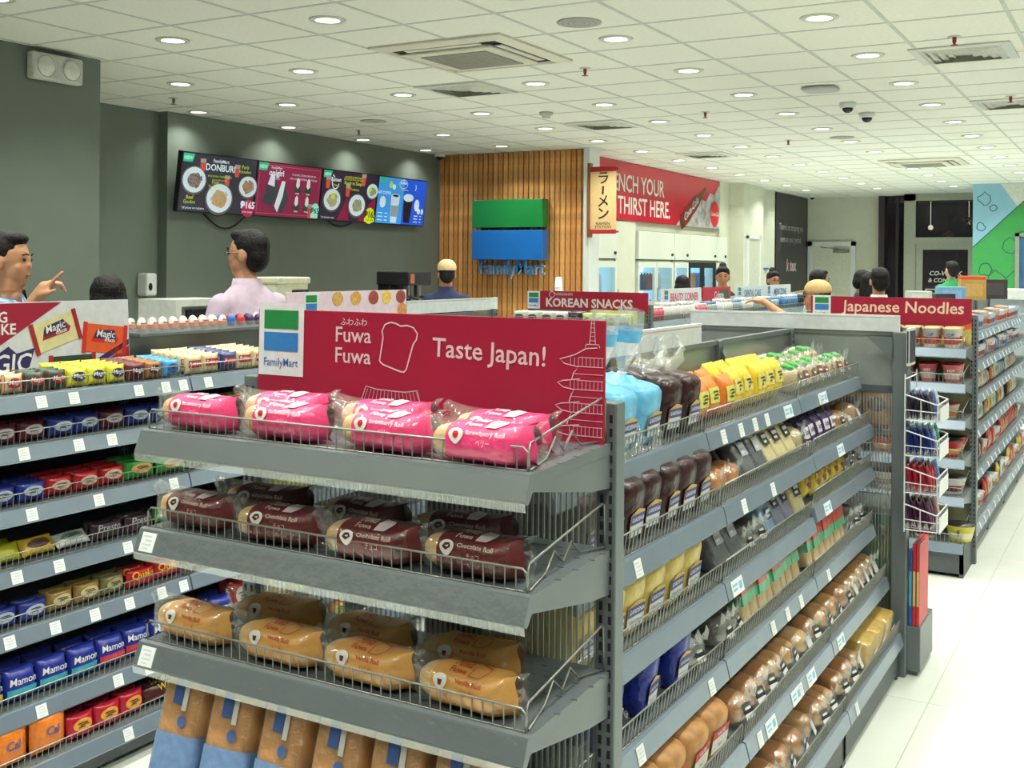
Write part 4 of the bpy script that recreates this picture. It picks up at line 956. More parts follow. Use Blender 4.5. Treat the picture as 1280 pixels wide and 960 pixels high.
def rolls(k, key, words, spots, where):
    names = ['leftmost', 'second from left', 'third from left', 'fourth from left', 'fifth from left']
    c = [0, 0]
    for (X, Y, rz, lift, ry_) in spots:
        back = 1 if Y > 1.69 else 0; Y = (1.775 if back else 1.662) + (Y-(1.73 if back else 1.62))*.5; X -= .03
        M = MA[k]; loc = M.inverted() @ Vector((X, Y, 0)); 
        lab = '%s roll pack, %s of the %s row, %s' % (words, names[c[back]], 'back' if back else 'front', where); c[back] += 1
        inst(key, M @ T((loc.x, loc.y, .001+lift)) @ RZ(rz) @ RX(ry_), lab, 'bread', words+' rolls on the end cap')
rolls(0, 'straw', 'pink strawberry', [(-1.63, 1.635, -.05, 0, 0), (-1.405, 1.635, -.02, 0, 0), (-1.165, 1.63, -.06, 0, 0), (-.955, 1.605, -.04, 0, 0), (-1.50, 1.735, .1, 0, 0), (-1.25, 1.735, .05, 0, 0), (-.985, 1.72, -.08, 0, 0)], 'top end cap shelf')
rolls(1, 'choc', 'brown chocolate', [(-1.64, 1.635, -.05, 0, 0), (-1.415, 1.62, .06, 0, 0), (-1.19, 1.61, .02, 0, .1), (-.985, 1.635, -.05, 0, 0), (-1.56, 1.74, .1, 0, 0), (-1.3, 1.73, -.08, 0, 0), (-1.08, 1.74, .1, 0, 0)], 'second end cap shelf')
rolls(2, 'vani', 'tan vanilla', [(-1.645, 1.62, -.06, 0, 0), (-1.415, 1.61, -.03, 0, 0), (-1.205, 1.61, -.05, 0, 0), (-.99, 1.605, -.08, 0, 0), (-1.53, 1.735, .1, 0, 0), (-1.29, 1.725, -.05, 0, 0), (-1.06, 1.72, .04, 0, 0)], 'third end cap shelf')
# ---- loaf bags
def loaf_proto(key, col, w=.105, t=.105, h=.2, label=True, neck=None, film=None, crust=None, lc=(40, 60, 140), band=None, red=False):
    def sec(z, sx, sy, n=4.5): return [Vector((*sell(2*PI*k/20+.0001, w/2*sx, t/2*sy, n), z)) for k in range(20)]
    S = [(0, .9, .9), (.012, .98, .98), (h*.4, 1, 1), (h*.78, .99, 1), (h*.9, .97, .98), (h*.97, .88, .9), (h, .72, .76)]
    b = MB(); b.loft([sec(z, a, c) for z, a, c in S]); me = mesh_of(b, col if crust is None else crust, True)
    parts = []
    if crust is not None:                               # clear bag over visible loaf, coloured foot
        b = MB(); b.loft([sec(z, a*1.035, c*1.035) for z, a, c in S]); parts.append(('clear_bag', mesh_of(b, FILM, True), None))
        b = MB(); b.loft([sec(z, 1.045, 1.045) for z in (.002, h*.2, h*.36)], False); parts.append(('blue_foot', mesh_of(b, col, True), None))
        b = MB(); b.rect(-.012, .012, h*.58, h*.8, front(.001, -t/2*1.05)); parts.append(('blue_sticker', mesh_of(b, C(56, 84, 140)), None))
        b = MB(); b.rect(.014, .026, h*.54, h*.72, front(.001, -t/2*1.05)); parts.append(('pale_sticker', mesh_of(b, C(190, 190, 186)), None))
        b = MB(); b.disc(.02, h*.46, .011, .011, front(.001, -t/2*1.05), 14); parts.append(('round_seal', mesh_of(b, C(70, 96, 150)), None))
    if neck == 'tall':
        rn = random.Random(3)
        def ns(z, r, fl): return [Vector((math.cos(2*PI*k/24)*r*(1+fl*math.sin(5*2*PI*k/24)), math.sin(2*PI*k/24)*r*.6*(1+fl*math.cos(4*2*PI*k/24)), z)) for k in range(24)]
        b = MB(); b.loft([sec(h*.98, .55, .55, 3)]+[sec(h*1.1, .22, .25, 2)], False); parts.append(('gathered_shoulder', mesh_of(b, col, True), None))
        b = MB(); b.loft([ns(h*1.09, .012, .2), ns(h*1.14, .014, .3), ns(h*1.4, .036, .15), ns(h*1.65, .048, .1), ns(h*1.95, .054, .12), ns(h*2.2, .044, .3)], False); parts.append(('clear_neck', mesh_of(b, FILM2, True), None))
        b = MB(); b.loft([ns(h*1.66, .0495, .1), ns(h*1.86, .0535, .12)], False); parts.append(('blue_band', mesh_of(b, FOIL(90, 176, 222), True), None))
        b = MB(); b.tube([(.014*math.cos(a*.7), .010*math.sin(a*.7), h*1.1) for a in range(10)], .003); parts.append(('bag_tie', mesh_of(b, WHITE, True), None))
    if neck == 'flop':
        def fs2(i, u):
            c = Vector((.0-.03*u, -.02*u, h*.97+.07*math.sin(u*2.4)+.005*u))
            return [c+Vector((math.cos(2*PI*k/18)*(.03+.045*u)*(1+.3*math.sin(3.1*k+i)), .03*u*math.sin(2*PI*k/18), (.014+.022*u)*math.sin(2*PI*k/18+.6))) for k in range(18)]
        b = MB(); b.loft([fs2(i, i/5) for i in range(6)], False); parts.append(('clear_neck', mesh_of(b, FILM2, True), None))
    if label:
        fy = -t/2*1.0
        if red:
            b = MB(); b.rect(-w*.36, w*.36, h*.22, h*.5, front(.0014, fy)); parts.append(('white_label', mesh_of(b, C(214, 212, 206)), None))
            b = MB(); b.rect(-w*.36, w*.36, h*.5, h*.66, front(.0014, fy)); parts.append(('red_label', mesh_of(b, C(196, 34, 44)), None))
            b = MB(); b.text('WALTER', h*.1, 0, h*.545, front(.0022, fy), bold=.03); parts.append(('lettering', mesh_of(b, C(226, 220, 216)), None))
            b = MB(); b.text('Multi', h*.11, 0, h*.3, front(.0022, fy), shear=.2); parts.append(('script', mesh_of(b, C(50, 44, 44)), None))
        else:
            b = MB(); b.poly([(-w*.36, h*.30), (w*.36, h*.30), (w*.36, h*.55), (0, h*.6), (-w*.36, h*.52)], front(.0012, fy)); parts.append(('gold_border', mesh_of(b, C(196, 160, 70)), None))
            b = MB(); b.rect(-w*.34, w*.34, h*.37, h*.52, front(.002, fy)); parts.append(('blue_label', mesh_of(b, C(*lc)), None))
            b = MB(); b.rect(-w*.34, w*.34, h*.18, h*.36, front(.002, fy)); parts.append(('white_label', mesh_of(b, C(206, 210, 214)), None))
            b = MB(); b.text('GARDENIA', w*.125, 0, h*.415, front(.003, fy), bold=.02); parts.append(('lettering', mesh_of(b, C(220, 220, 216)), None))
            b = MB(); b.text('WheatBread', w*.11, 0, h*.26, front(.003, fy), shear=.2); parts.append(('script', mesh_of(b, C(60, 70, 120)), None))
    PROTO[key] = dict(me=me, parts=parts, w=w, h=h, t=t, name='bread_loaf_bag')
loaf_proto('lblue', mat('sky_bag', (104, 178, 214), .35, var=.12, scale=35, bump=.4), .13, .2, .145, neck='tall')
BRF = mat('brown_bag', (50, 25, 29), .3, var=.3, scale=40, bump=.5)
loaf_proto('brown', BRF, .105, .22, .15)
loaf_proto('brownf', BRF, .105, .2, .15, neck='flop')
loaf_proto('yellow', mat('bag_cream', (206, 184, 104), .4, var=.12, scale=35, bump=.4), .118, .24, .15)
loaf_proto('blue', mat('blue_bag', (34, 52, 150), .3, var=.25, scale=40, bump=.5), .085, .22, .16)
loaf_proto('walter', None, .13, .12, .14, crust=None, red=True) if False else None
_br = mat('wheat_crust', (176, 126, 74), .5, var=.3, scale=26, bump=.2)
loaf_proto('walter', _br, .14, .24, .13, red=True, neck='flop')
loaf_proto('stand', FOIL(112, 140, 182), .112, .13, .25, label=False, crust=BREAD)
# ---- small packs
pk = pack
pk('magic_y', .075, .06, .03, (206, 204, 40), patch=(44, 40, 96), text='Magic', ends=None)
pk('magic_g', .075, .06, .03, (30, 66, 52), patch=(150, 30, 40), text='Magic', ends=(170, 34, 40))
pk('magic_c', .075, .06, .03, (206, 180, 140), patch=(170, 40, 40), text='Magic', ends=(170, 34, 40))
pk('magic_m', .075, .06, .03, (100, 34, 44), patch=(60, 30, 50), text='Magic')
pk('magic_b', .075, .06, .03, (150, 98, 52), patch=(60, 40, 40), text='Magic')
pk('skyblue', .075, .06, .03, (60, 150, 206), patch=(50, 90, 170))
pk('rebisco', .085, .07, .03, (206, 194, 150), patch=(176, 30, 38), text='Rebisco', tsize=.019, shape='rect')
pk('rebisco_d', .085, .07, .03, (60, 66, 120), patch=(176, 30, 38), text='Rebisco', tsize=.019, shape='rect')
pk('bluec', .1, .06, .035, (36, 50, 140), patch=(176, 190, 214))
pk('marc', .1, .06, .035, (96, 26, 44), patch=(190, 180, 190))
pk('redp', .1, .06, .04, (176, 26, 36), patch=(206, 180, 160), ends=(190, 40, 40))
pk('greenp', .13, .065, .04, (40, 140, 50), patch=(206, 160, 90))
pk('blackp', .1, .06, .04, (40, 24, 32), patch=(196, 120, 60))
pk('presto', .13, .06, .035, (58, 36, 48), text='Presto', tcol=(170, 170, 176), tsize=.034)
pk('yellowp', .12, .06, .035, (206, 170, 30), patch=(90, 50, 30), ends=(206, 170, 30))
pk('yellowg', .12, .06, .035, (176, 176, 30))
pk('whitep', .13, .055, .03, (196, 200, 196), patch=(120, 140, 130))
pk('goldp', .1, .065, .04, (150, 120, 60), patch=(206, 190, 140))
pk('olivep', .1, .065, .04, (120, 112, 70), patch=(170, 160, 110))
pk('quake', .12, .06, .04, (186, 20, 34), text='Quake', tcol=(226, 190, 40), tsize=.036)
pk('mamon_c', .11, .1, .05, (36, 52, 156), second=(50, 160, 180), axis='z', text='Mamon', tsize=.03)
pk('mamon_r', .11, .1, .05, (36, 52, 156), second=(196, 50, 66), axis='z', text='Mamon', tsize=.03)
pk('mamon_y', .11, .1, .05, (36, 52, 156), second=(206, 170, 40), axis='z', text='Mamon', tsize=.03)
pk('snackr', .1, .13, .05, (180, 24, 36), axis='z', patch=(206, 196, 190))
pk('snacky', .1, .13, .05, (190, 180, 60), axis='z', patch=(206, 206, 190), ends=(90, 20, 20), text='NGAK', tcol=(120, 30, 30), tsize=.03)
pk('calch', .13, .12, .05, (222, 120, 30), axis='x', text='Cal', tcol=(40, 80, 150), tsize=.036)
pk('redbis', .1, .075, .04, (186, 22, 50), patch=(214, 150, 60))
pk('waffle', .2, .055, .045, (74, 28, 26), text='Waffle', tcol=(206, 190, 60), tsize=.032)
# yellow chip bags, tags
pk('chipy', .10, .125, .06, (226, 190, 40), axis='z', patch=(206, 196, 110), shape='rect', name='snack_bag')
pk('chipo', .10, .115, .06, (216, 120, 50), axis='z', patch=(206, 206, 100), shape='rect', name='snack_bag')
pk('purple', .085, .1, .03, (60, 36, 84), axis='z', patch=(206, 200, 210), shape='rect', text='Loaf', tcol=(70, 40, 90), tsize=.028)
pk('cheesy', .09, .115, .05, (206, 180, 60), axis='z', patch=(110, 60, 60), text='BUGS', tcol=(226, 190, 60), tsize=.03, name='snack_bag')
# buns and flat clear packs
def bun_proto(key, w, d, h, crust, label, n=1, lidgreen=False, ftint=FILM, lcol=(30, 26, 32)):
    b = MB(); e = .62
    if n == 1: b.ell((0, 0, h/2), (w*.45, d*.45, h*.48), 18, 10, e=.75); 
    else:
        for i in range(n): b.ell((-w/2+w*(i+.5)/n, 0, h/2), (w/n*.5, d*.42, h*.46), 14, 8, e=.8)
    me = mesh_of(b, crust, True)
    b = MB(); b.ell((0, 0, h/2), (w*.5, d*.5, h*.5), 18, 10, e=.55); parts = [('clear_bag', mesh_of(b, ftint, True), None)]
    rn = random.Random(len(PROTO))
    b = MB()
    b.loft([[Vector((-w*.5+w*k/8, (-d*.40+.004*math.sin(k*2)), h*(.8+.45*q)+.012*math.sin(k*1.9+q))) for k in range(9)] for q in (0, .5, 1)], False, False)
    parts.append(('bag_frill', mesh_of(b, FILM2, True), None))
    if label:
        M = T((w*.02, -d*.40, h*.60)) @ RX(-.6)
        b = MB(); b.box(-w*.2, w*.2, -.012, -.010, -h*.16, h*.2); parts.append(('label', mesh_of(b, C(*lcol)), M))
        b = MB(); b.box(-w*.2, w*.2, -.0121, -.0101, -h*.3, -h*.14); b.box(-w*.12, w*.12, -.0128, -.012, -h*.02, h*.06); parts.append(('label_print', mesh_of(b, C(206, 208, 210)), M))
    if lidgreen:
        b = MB()
        for k in range(5): b.ell((rn.uniform(-.3, .3)*w, rn.uniform(-.2, .3)*d, h*.95), (w*.12, d*.14, h*.12), 7, 5)
        parts.append(('lettuce', mesh_of(b, C(52, 150, 56), True), None))
    PROTO[key] = dict(me=me, parts=parts, w=w, h=h, t=d, name='bun_pack')
TAN = mat('bun_tan', (190, 128, 62), .45, var=.25, scale=16, bump=.1)
TAN2 = mat('bun_golden', (206, 152, 84), .45, var=.25, scale=16, bump=.1)
CREAM = mat('bun_cream', (206, 186, 140), .5, var=.15, scale=14)
DARKB = mat('bun_dark', (84, 56, 44), .5, var=.3, scale=16)
bun_proto('bun_a', .115, .12, .08, TAN, True)
bun_proto('bun_a2', .12, .12, .07, mat('bun_pale', (214, 172, 112), .5, var=.25, scale=16, bump=.1), True, lcol=(190, 196, 204))
bun_proto('bun_b', .125, .12, .075, TAN2, True, 2)
bun_proto('bun_c', .10, .11, .08, CREAM, True, lcol=(60, 40, 40))
bun_proto('bun_w', .085, .12, .09, TAN2, True, lcol=(196, 200, 206))
bun_proto('bun_g', .095, .11, .09, CREAM, True, lidgreen=True, lcol=(120, 60, 40))
bun_proto('bun_d', .1, .11, .08, DARKB, True, ftint=FILM2)
bun_proto('bun_o', .12, .11, .07, mat('bun_orange', (206, 130, 60), .4, var=.3, scale=20), False, 2)
def flat_proto(key, w, h, t, col, lab=(30, 26, 34), band=None):
    b = MB(); b.bbox(-w/2, w/2, -t/2, t/2, 0, h, .009); me = mesh_of(b, col, True)
    b = MB(); b.ell((0, 0, h/2), (w*.54, t*.62, h*.53), 16, 10, e=.3); parts = [('clear_bag', mesh_of(b, FILM, True), None)]
    if lab:
        b = MB(); b.box(-w*.26, w*.26, -t*.66-.001, -t*.66, h*.34, h*.62); parts.append(('label', mesh_of(b, C(*lab)), None))
        b = MB(); b.box(-w*.2, w*.2, -t*.66-.0018, -t*.66-.001, h*.5, h*.57); b.box(-w*.2, w*.05, -t*.66-.0018, -t*.66-.001, h*.4, h*.45); parts.append(('label_print', mesh_of(b, C(196, 196, 196)), None))
    if band:
        b = MB(); b.box(-w*.52, w*.52, -t*.6, t*.6, h*.58, h*.98); parts.append(('red_top', mesh_of(b, FOIL(*band[0])), None))
        b = MB(); b.box(-w*.525, w*.525, -t*.61, t*.61, h*.38, h*.59); parts.append(('green_band', mesh_of(b, FOIL(*band[1])), None))
    PROTO[key] = dict(me=me, parts=parts, w=w, h=h, t=t, name='sliced_bread_pack')
flat_proto('sand', .105, .15, .05, mat('cream_slices', (214, 196, 140), .6, var=.1))
flat_proto('sandg', .105, .15, .05, mat('grey_pack', (84, 84, 96), .35, var=.2), (160, 166, 176))
flat_proto('lilac', .105, .15, .05, mat('lilac_pack', (128, 124, 160), .35, var=.15), (40, 40, 60))
flat_proto('iceblue', .105, .12, .05, mat('ice_pack', (140, 176, 214), .35, var=.3, scale=60), (60, 80, 120))
flat_proto('redgreen', .07, .135, .055, mat('bread_stick_slices', (206, 170, 110), .6, var=.15), None, ((206, 66, 44), (80, 180, 130)))
flat_proto('whitecake', .15, .1, .09, mat('cake_yellow', (214, 176, 74), .6, var=.15), (206, 204, 214))
# --- end cap base shelf: standing loaves
for i, x in enumerate((.105, .235, .365, .495, .625, .755)):
    inst('stand', MA[3] @ T((x, .075, .012)) @ RZ(.06*math.sin(i*2)) @ RX(-.32), 'clear bagged loaf with blue foot, %s from left, bottom end cap shelf' % ORD[i], 'bread', 'tall loaves on bottom end cap shelf')
# --- bread run
g = 'bread aisle'
def RW(b_, r): return MR[b_, r]
names = ['top', 'second', 'third', 'fourth', 'fifth', 'bottom']
near = ['near bay', 'middle bay', 'far bay']
def wh(bi, r): return '%s bread shelf, %s' % (names[r], near[bi])
def rowr(bi, r, items, x0=.03): row(MR[bi, r], items, x0, wh(bi, r), 'packs on %s bread shelf' % names[r])
rowr(0, 0, [('lblue', 2, 1, 'light blue bagged loaf with tied neck', 'bread', 0, .02), (None, .01), ('brownf', 2, 1, 'dark brown bagged loaf', 'bread', 0, .01)], .36)
rowr(1, 0, [('chipo', 3, 2, 'orange snack bag, yellow tag', 'snack', .25), ('chipy', 5, 2, 'bright yellow snack bag', 'snack', .3)])
rowr(2, 0, [('bun_g', 8, 2, 'lettuce topped bun', 'bread', 0)])
rowr(0, 1, [('brown', 2, 1, 'brown bagged loaf', 'bread', 0), ('brownf', 3, 1, 'brown bagged loaf with floppy clear neck', 'bread', 0), ('brown', 2, 1, 'brown bagged loaf', 'bread', 0)], .085)
rowr(1, 1, [('bun_o', 2, 1, 'orange topped bun pack', 'bread', 0), ('sandg', 2, 2, 'grey clear sandwich pack', 'bread', .7), ('sand', 3, 1, 'cream sliced bread pack with black label', 'bread', .7), ('bun_c', 1, 1, 'cream bun pack', 'bread', 0)])
rowr(2, 1, [('purple', 5, 2, 'purple loaf packet', 'bread', .45), ('bun_a', 3, 2, 'brown topped bun pack', 'bread', 0)])
rowr(0, 2, [('yellow', 6, 1, 'cream yellow bagged loaf', 'bread', 0)], .05)
rowr(1, 2, [('sandg', 2, 2, 'dark clear sandwich pack', 'bread', .6), ('bun_d', 2, 2, 'dark bun in clear bag', 'bread', 0), ('iceblue', 1, 1, 'ice blue pack', 'bread', .5), ('lilac', 2, 1, 'lilac clear pack with label', 'bread', .6), ('sand', 1, 1, 'cream sliced pack', 'bread', .6)])
rowr(2, 2, [('cheesy', 6, 2, 'yellow and brown snack bag', 'snack', .3), ('bun_d', 2, 1, 'dark bun in clear bag', 'bread', 0)])
rowr(0, 3, [(None, .05), ('blue', 1, 1, 'royal blue bagged loaf', 'bread', 0, .12), ('blue', 1, 1, 'royal blue bagged loaf', 'bread', 0, .12), ('blue', 1, 1, 'royal blue bagged loaf', 'bread', 0), (None, .02), ('bun_d', 1, 2, 'dark bun in clear bag', 'bread', 0)], .13)
rowr(1, 3, [('bun_d', 2, 2, 'dark bun in clear bag', 'bread', 0), ('redgreen', 8, 2, 'red and green breadstick pack', 'bread', .35)])
rowr(2, 3, [('redgreen', 7, 2, 'red and green breadstick pack', 'bread', .35), ('bun_d', 3, 1, 'dark bun in clear bag', 'bread', 0)])
rowr(0, 4, [('walter', 5, 1, 'wheat loaf with red and white label', 'bread', 0)], .1)
rowr(1, 4, [('bun_a', 3, 2, 'tan bun in clear bag', 'bread', 0), ('bun_b', 4, 2, 'paired golden buns', 'bread', 0)])
rowr(2, 4, [('bun_b', 3, 2, 'paired golden buns', 'bread', 0), ('bun_w', 5, 2, 'golden bun with white label', 'bread', 0)])
rowr(0, 5, [('bun_a', 7, 2, 'tan bun in clear bag', 'bread', 0)])
rowr(1, 5, [('bun_a', 4, 2, 'tan bun with dark label', 'bread', 0), ('bun_b', 3, 2, 'paired golden buns', 'bread', 0)])
rowr(2, 5, [('bun_a', 3, 2, 'tan bun with dark label', 'bread', 0), ('whitecake', 3, 2, 'yellow and white cake pack', 'cake', 0)])
# --- candy run
def wl(bi, r): return '%s candy shelf, %s' % (['top', 'second', 'third', 'fourth', 'fifth', 'sixth', 'bottom'][r], ['left bay', 'right bay'][bi])
def rowl(bi, r, items, x0=.03): row(ML[bi, r], items, x0, wl(bi, r), 'packets on %s candy shelf' % ['top', 'second', 'third', 'fourth', 'fifth', 'sixth', 'bottom'][r])
rowl(0, 0, [('magic_c', 3, 3, 'cream and red biscuit packet', 'biscuit'), ('magic_g', 2, 3, 'dark green biscuit packet', 'biscuit'), ('magic_y', 3, 5, 'bright yellow biscuit packet', 'biscuit'), ('magic_m', 1, 5, 'maroon biscuit packet', 'biscuit'), ('magic_b', 1, 5, 'brown biscuit packet', 'biscuit'), ('skyblue', 1, 5, 'sky blue biscuit packet', 'biscuit')], .02)
rowl(1, 0, [('rebisco', 2, 6, 'cream red-badged biscuit packet', 'biscuit'), ('rebisco_d', 1, 6, 'blue red-badged biscuit packet', 'biscuit'), ('rebisco', 2, 6, 'pale red-badged cracker packet', 'biscuit'), ('magic_b', 4, 4, 'brown biscuit packet', 'biscuit')], .01)
rowl(0, 1, [('marc', 3, 2, 'maroon candy packet', 'candy'), ('bluec', 2, 2, 'dark blue candy packet', 'candy'), ('marc', 1, 2, 'maroon candy packet', 'candy'), ('bluec', 2, 2, 'deep blue candy packet', 'candy')])
rowl(1, 1, [('bluec', 2, 2, 'dark blue candy packet', 'candy'), ('yellowg', 3, 2, 'yellow green candy packet', 'candy'), ('marc', 2, 2, 'maroon candy packet', 'candy')])
rowl(0, 2, [('redp', 1, 2, 'red biscuit packet', 'biscuit'), ('bluec', 2, 3, 'blue biscuit packet', 'biscuit'), ('redp', 3, 3, 'bright red biscuit packet', 'biscuit'), ('greenp', 2, 3, 'green biscuit packet', 'biscuit')])
rowl(1, 2, [('blackp', 3, 2, 'black and orange biscuit packet', 'biscuit'), ('redp', 4, 2, 'red biscuit packet', 'biscuit')])
rowl(0, 3, [('marc', 1, 2, 'maroon biscuit packet', 'biscuit'), ('yellowg', 1, 2, 'olive yellow biscuit packet', 'biscuit', .6), ('yellowp', 1, 1, 'golden yellow biscuit packet', 'biscuit', .6), ('whitep', 1, 1, 'white biscuit packet', 'biscuit', .9), ('presto', 2, 2, 'dark biscuit packet with pale name', 'biscuit'), ('greenp', 1, 1, 'glossy green biscuit packet', 'biscuit', .9)])
rowl(1, 3, [('presto', 3, 3, 'dark biscuit packet with pale name', 'biscuit'), ('yellowg', 3, 2, 'yellow choco packet', 'biscuit')])
rowl(0, 4, [('bluec', 3, 2, 'blue snack cake packet', 'cake'), ('goldp', 2, 2, 'gold snack cake packet', 'cake'), ('olivep', 1, 2, 'olive snack cake packet', 'cake'), ('quake', 2, 2, 'red and yellow cake packet', 'cake')])
rowl(1, 4, [('goldp', 2, 2, 'gold snack cake packet', 'cake'), ('olivep', 2, 2, 'olive snack cake packet', 'cake'), ('redp', 3, 2, 'red snack cake packet', 'cake')])
rowl(0, 5, [('mamon_y', 1, 2, 'blue and yellow sponge cake pack', 'cake', .3), ('mamon_c', 3, 2, 'blue and cyan sponge cake pack', 'cake', .3), ('mamon_r', 3, 2, 'blue and red sponge cake pack', 'cake', .3)], .06)
rowl(1, 5, [('mamon_r', 2, 2, 'blue and red sponge cake pack', 'cake', .3), ('snackr', 2, 2, 'red snack bag', 'snack', .3), ('snacky', 3, 2, 'yellow and red snack bag', 'snack', .3)], .01)
rowl(0, 6, [(None, .06), ('calch', 2, 2, 'orange cheese wafer box pack', 'biscuit', .1), ('redbis', 3, 3, 'crimson biscuit packet', 'biscuit', .2), ('waffle', 1, 2, 'dark brown waffle packet', 'biscuit', .5)], .03)
rowl(1, 6, [('waffle', 2, 3, 'dark brown waffle packet', 'biscuit', .5), ('chipo', 4, 2, 'orange snack bag', 'snack', .2)], .02)
for e_ in ('calch',):
    pass
# --- surprise eggs on top of left run
def egg_proto(key, col, cup):
    b = MB(); b.lathe([(.001, .006), (.014, .008), (.02, .018), (.0215, .03), (.019, .044), (.012, .056), (.001, .061)], 14); me = mesh_of(b, C(*col, .3), True)
    b = MB(); b.lathe([(.0225, .0), (.0235, .02), (.022, .028)], 14, cap=False); parts = [('cup', mesh_of(b, cup, True), None)]
    if col[0] > 200 and col[1] > 150: b = MB(); b.lathe([(.0212, .015), (.0221, .028), (.0216, .033)], 14, cap=False); parts.append(('orange_band', mesh_of(b, C(214, 120, 90), True), None)); b = MB(); b.text('Kinder', .011, 0, .037, lambda x, z: Vector((x, -.0225+abs(x)*.35, z)), bold=.03); parts.append(('lettering', mesh_of(b, C(40, 40, 50)), None))
    PROTO[key] = dict(me=me, parts=parts, w=.045, h=.06, t=.045, name='surprise_egg')
CUP = film_mat('clear_cup', .2, white=.15)
egg_proto('egg_w', (226, 214, 206), CUP); egg_proto('egg_b', (40, 110, 190), CUP); egg_proto('egg_r', (200, 60, 50), CUP); egg_proto('egg_p', (70, 36, 96), CUP)
for i in range(16):
    for d in range(2):
        key = 'egg_w' if i < 9 else ('egg_b', 'egg_r', 'egg_p', 'egg_p', 'egg_w', 'egg_p', 'egg_p')[i-9]
        nm = {'egg_w': 'white and orange', 'egg_b': 'blue', 'egg_r': 'red', 'egg_p': 'dark purple'}[key]
        inst(key, FL @ T((2.86+.03+i*.052+.01*(d), -.072+d*.07, 1.3725)) @ RZ(random.uniform(-.3, .3)) @ Matrix.Scale(.86, 4), '%s chocolate egg, number %s from left in %s line on top deck' % (nm, (ORD+['fifteenth', 'sixteenth'])[i], 'front' if d == 0 else 'rear'), 'egg', 'chocolate eggs on the candy run top')
# ---------------------------------------------------------------- noodle cups, bowls, snacks, toiletries
def cup_proto(key, body, lid, r0, r1, h, band=None, name='noodle_cup', txt=None, tcol=(40, 70, 150)):
    b = MB(); b.lathe([(.001, 0), (r0, 0), (r0, .003), (r1, h-.006), (r1+.003, h-.005), (r1+.003, h)], 18); me = mesh_of(b, C(*body, .35), True)
    b = MB(); b.lathe([(r1+.0035, h-.001), (r1+.0035, h+.0015), (.001, h+.003)], 18, cap=False); parts = [('lid', mesh_of(b, C(*lid, .3), True), None)]
    if band:
        f = lambda q: r0+(r1-r0)*q+.0006
        b = MB(); b.lathe([(f(.18), h*.18), (f(.55), h*.55)], 18, cap=False); parts.append(('printed_band', mesh_of(b, C(*band, .35), True), None))
    if txt:
        b = MB(); rr = r0+(r1-r0)*.65+.001
        b.text(txt, h*.2, 0, h*.6, lambda x, z: Vector((rr*math.sin(x/rr), -rr*math.cos(x/rr)-.001, z)), bold=.03); b.text(txt, h*.16, 0, h*.42, lambda x, z: Vector((rr*math.sin(x/rr), -rr*math.cos(x/rr)-.001, z)), bold=.03); parts.append(('lettering', mesh_of(b, C(*tcol)), None))
    PROTO[key] = dict(me=me, parts=parts, w=2*r1+.01, h=h, t=2*r1+.01, name=name)
cup_proto('cupw', (214, 208, 196), (196, 180, 120), .034, .046, .105, (190, 80, 60), txt='CUP', tcol=(40, 80, 160))
cup_proto('cupwr', (214, 200, 190), (196, 150, 120), .034, .046, .105, (196, 120, 100), txt='CUP', tcol=(190, 60, 60))
cup_proto('cupr', (206, 110, 110), (190, 40, 50), .036, .05, .095, (206, 190, 186), txt='HOT', tcol=(214, 200, 196))
cup_proto('bowlo', (206, 190, 180), (190, 60, 40), .05, .066, .075, (206, 120, 40), 'noodle_bowl')
cup_proto('bowlr', (186, 40, 44), (50, 40, 44), .052, .07, .085, (206, 150, 50), 'noodle_bowl')
cup_proto('bowlw', (206, 204, 200), (60, 56, 60), .055, .075, .09, (110, 36, 50), 'noodle_bowl')
cup_proto('bowly', (206, 196, 60), (50, 48, 50), .055, .075, .085, (214, 206, 180), 'noodle_bowl', '赤', (40, 50, 90))
cup_proto('bowlp', (190, 110, 100), (206, 190, 50), .055, .075, .085, (206, 190, 60), 'noodle_bowl')
cup_proto('tub', (200, 204, 210), (210, 212, 216), .03, .036, .085, (190, 70, 60), 'drink_cup')
cup_proto('tubb', (200, 204, 210), (80, 130, 190), .03, .036, .085, (70, 120, 190), 'drink_cup')
def wn(r): return '%s noodle end cap shelf' % ['top', 'second', 'third', 'fourth', 'fifth', 'bottom'][r]
def rown_(r, items, x0, y0=.03): row(MN[r], items, x0, wn(r), 'noodles on the right end cap', y0)
rown_(0, [('cupwr', 5, 2, 'white and red noodle cup', 'noodles', 0), ('cupw', 3, 2, 'white and blue noodle cup', 'noodles', 0)], .03)
rown_(1, [('cupr', 7, 2, 'red noodle cup', 'noodles', 0, .012)], .04)
rown_(2, [('bowlo', 5, 1, 'orange banded noodle bowl', 'noodles', 0, .02)], .08)
rown_(3, [('bowlr', 5, 2, 'red noodle bowl with dark lid', 'noodles', 0, .02)], .06)
rown_(4, [('bowlw', 5, 1, 'white noodle bowl', 'noodles', 0, .01)], .07)
rown_(5, [('bowlp', 3, 1, 'yellow lidded pink noodle bowl', 'noodles', 0, .02), ('bowlw', 1, 1, 'white noodle bowl', 'noodles', 0, .02), ('bowly', 1, 1, 'yellow noodle bowl', 'noodles', 0)], .08)
pk('ndl_r', .09, .13, .03, (186, 44, 48), axis='z', patch=(206, 170, 120), name='noodle_pack')
pk('ndl_y', .09, .13, .03, (206, 186, 60), axis='z', patch=(190, 60, 50), name='noodle_pack')
pk('ndl_w', .09, .12, .03, (206, 204, 200), axis='z', patch=(120, 160, 110), name='noodle_pack')
pk('ndl_k', .09, .13, .03, (70, 36, 44), axis='z', patch=(190, 140, 100), name='noodle_pack')
pk('ndl_b', .09, .1, .03, (90, 130, 190), axis='z', patch=(206, 206, 206), name='noodle_pack')
pk('ndl_o', .09, .1, .03, (196, 120, 80), axis='z', patch=(206, 190, 170), name='noodle_pack')
random.seed(21)
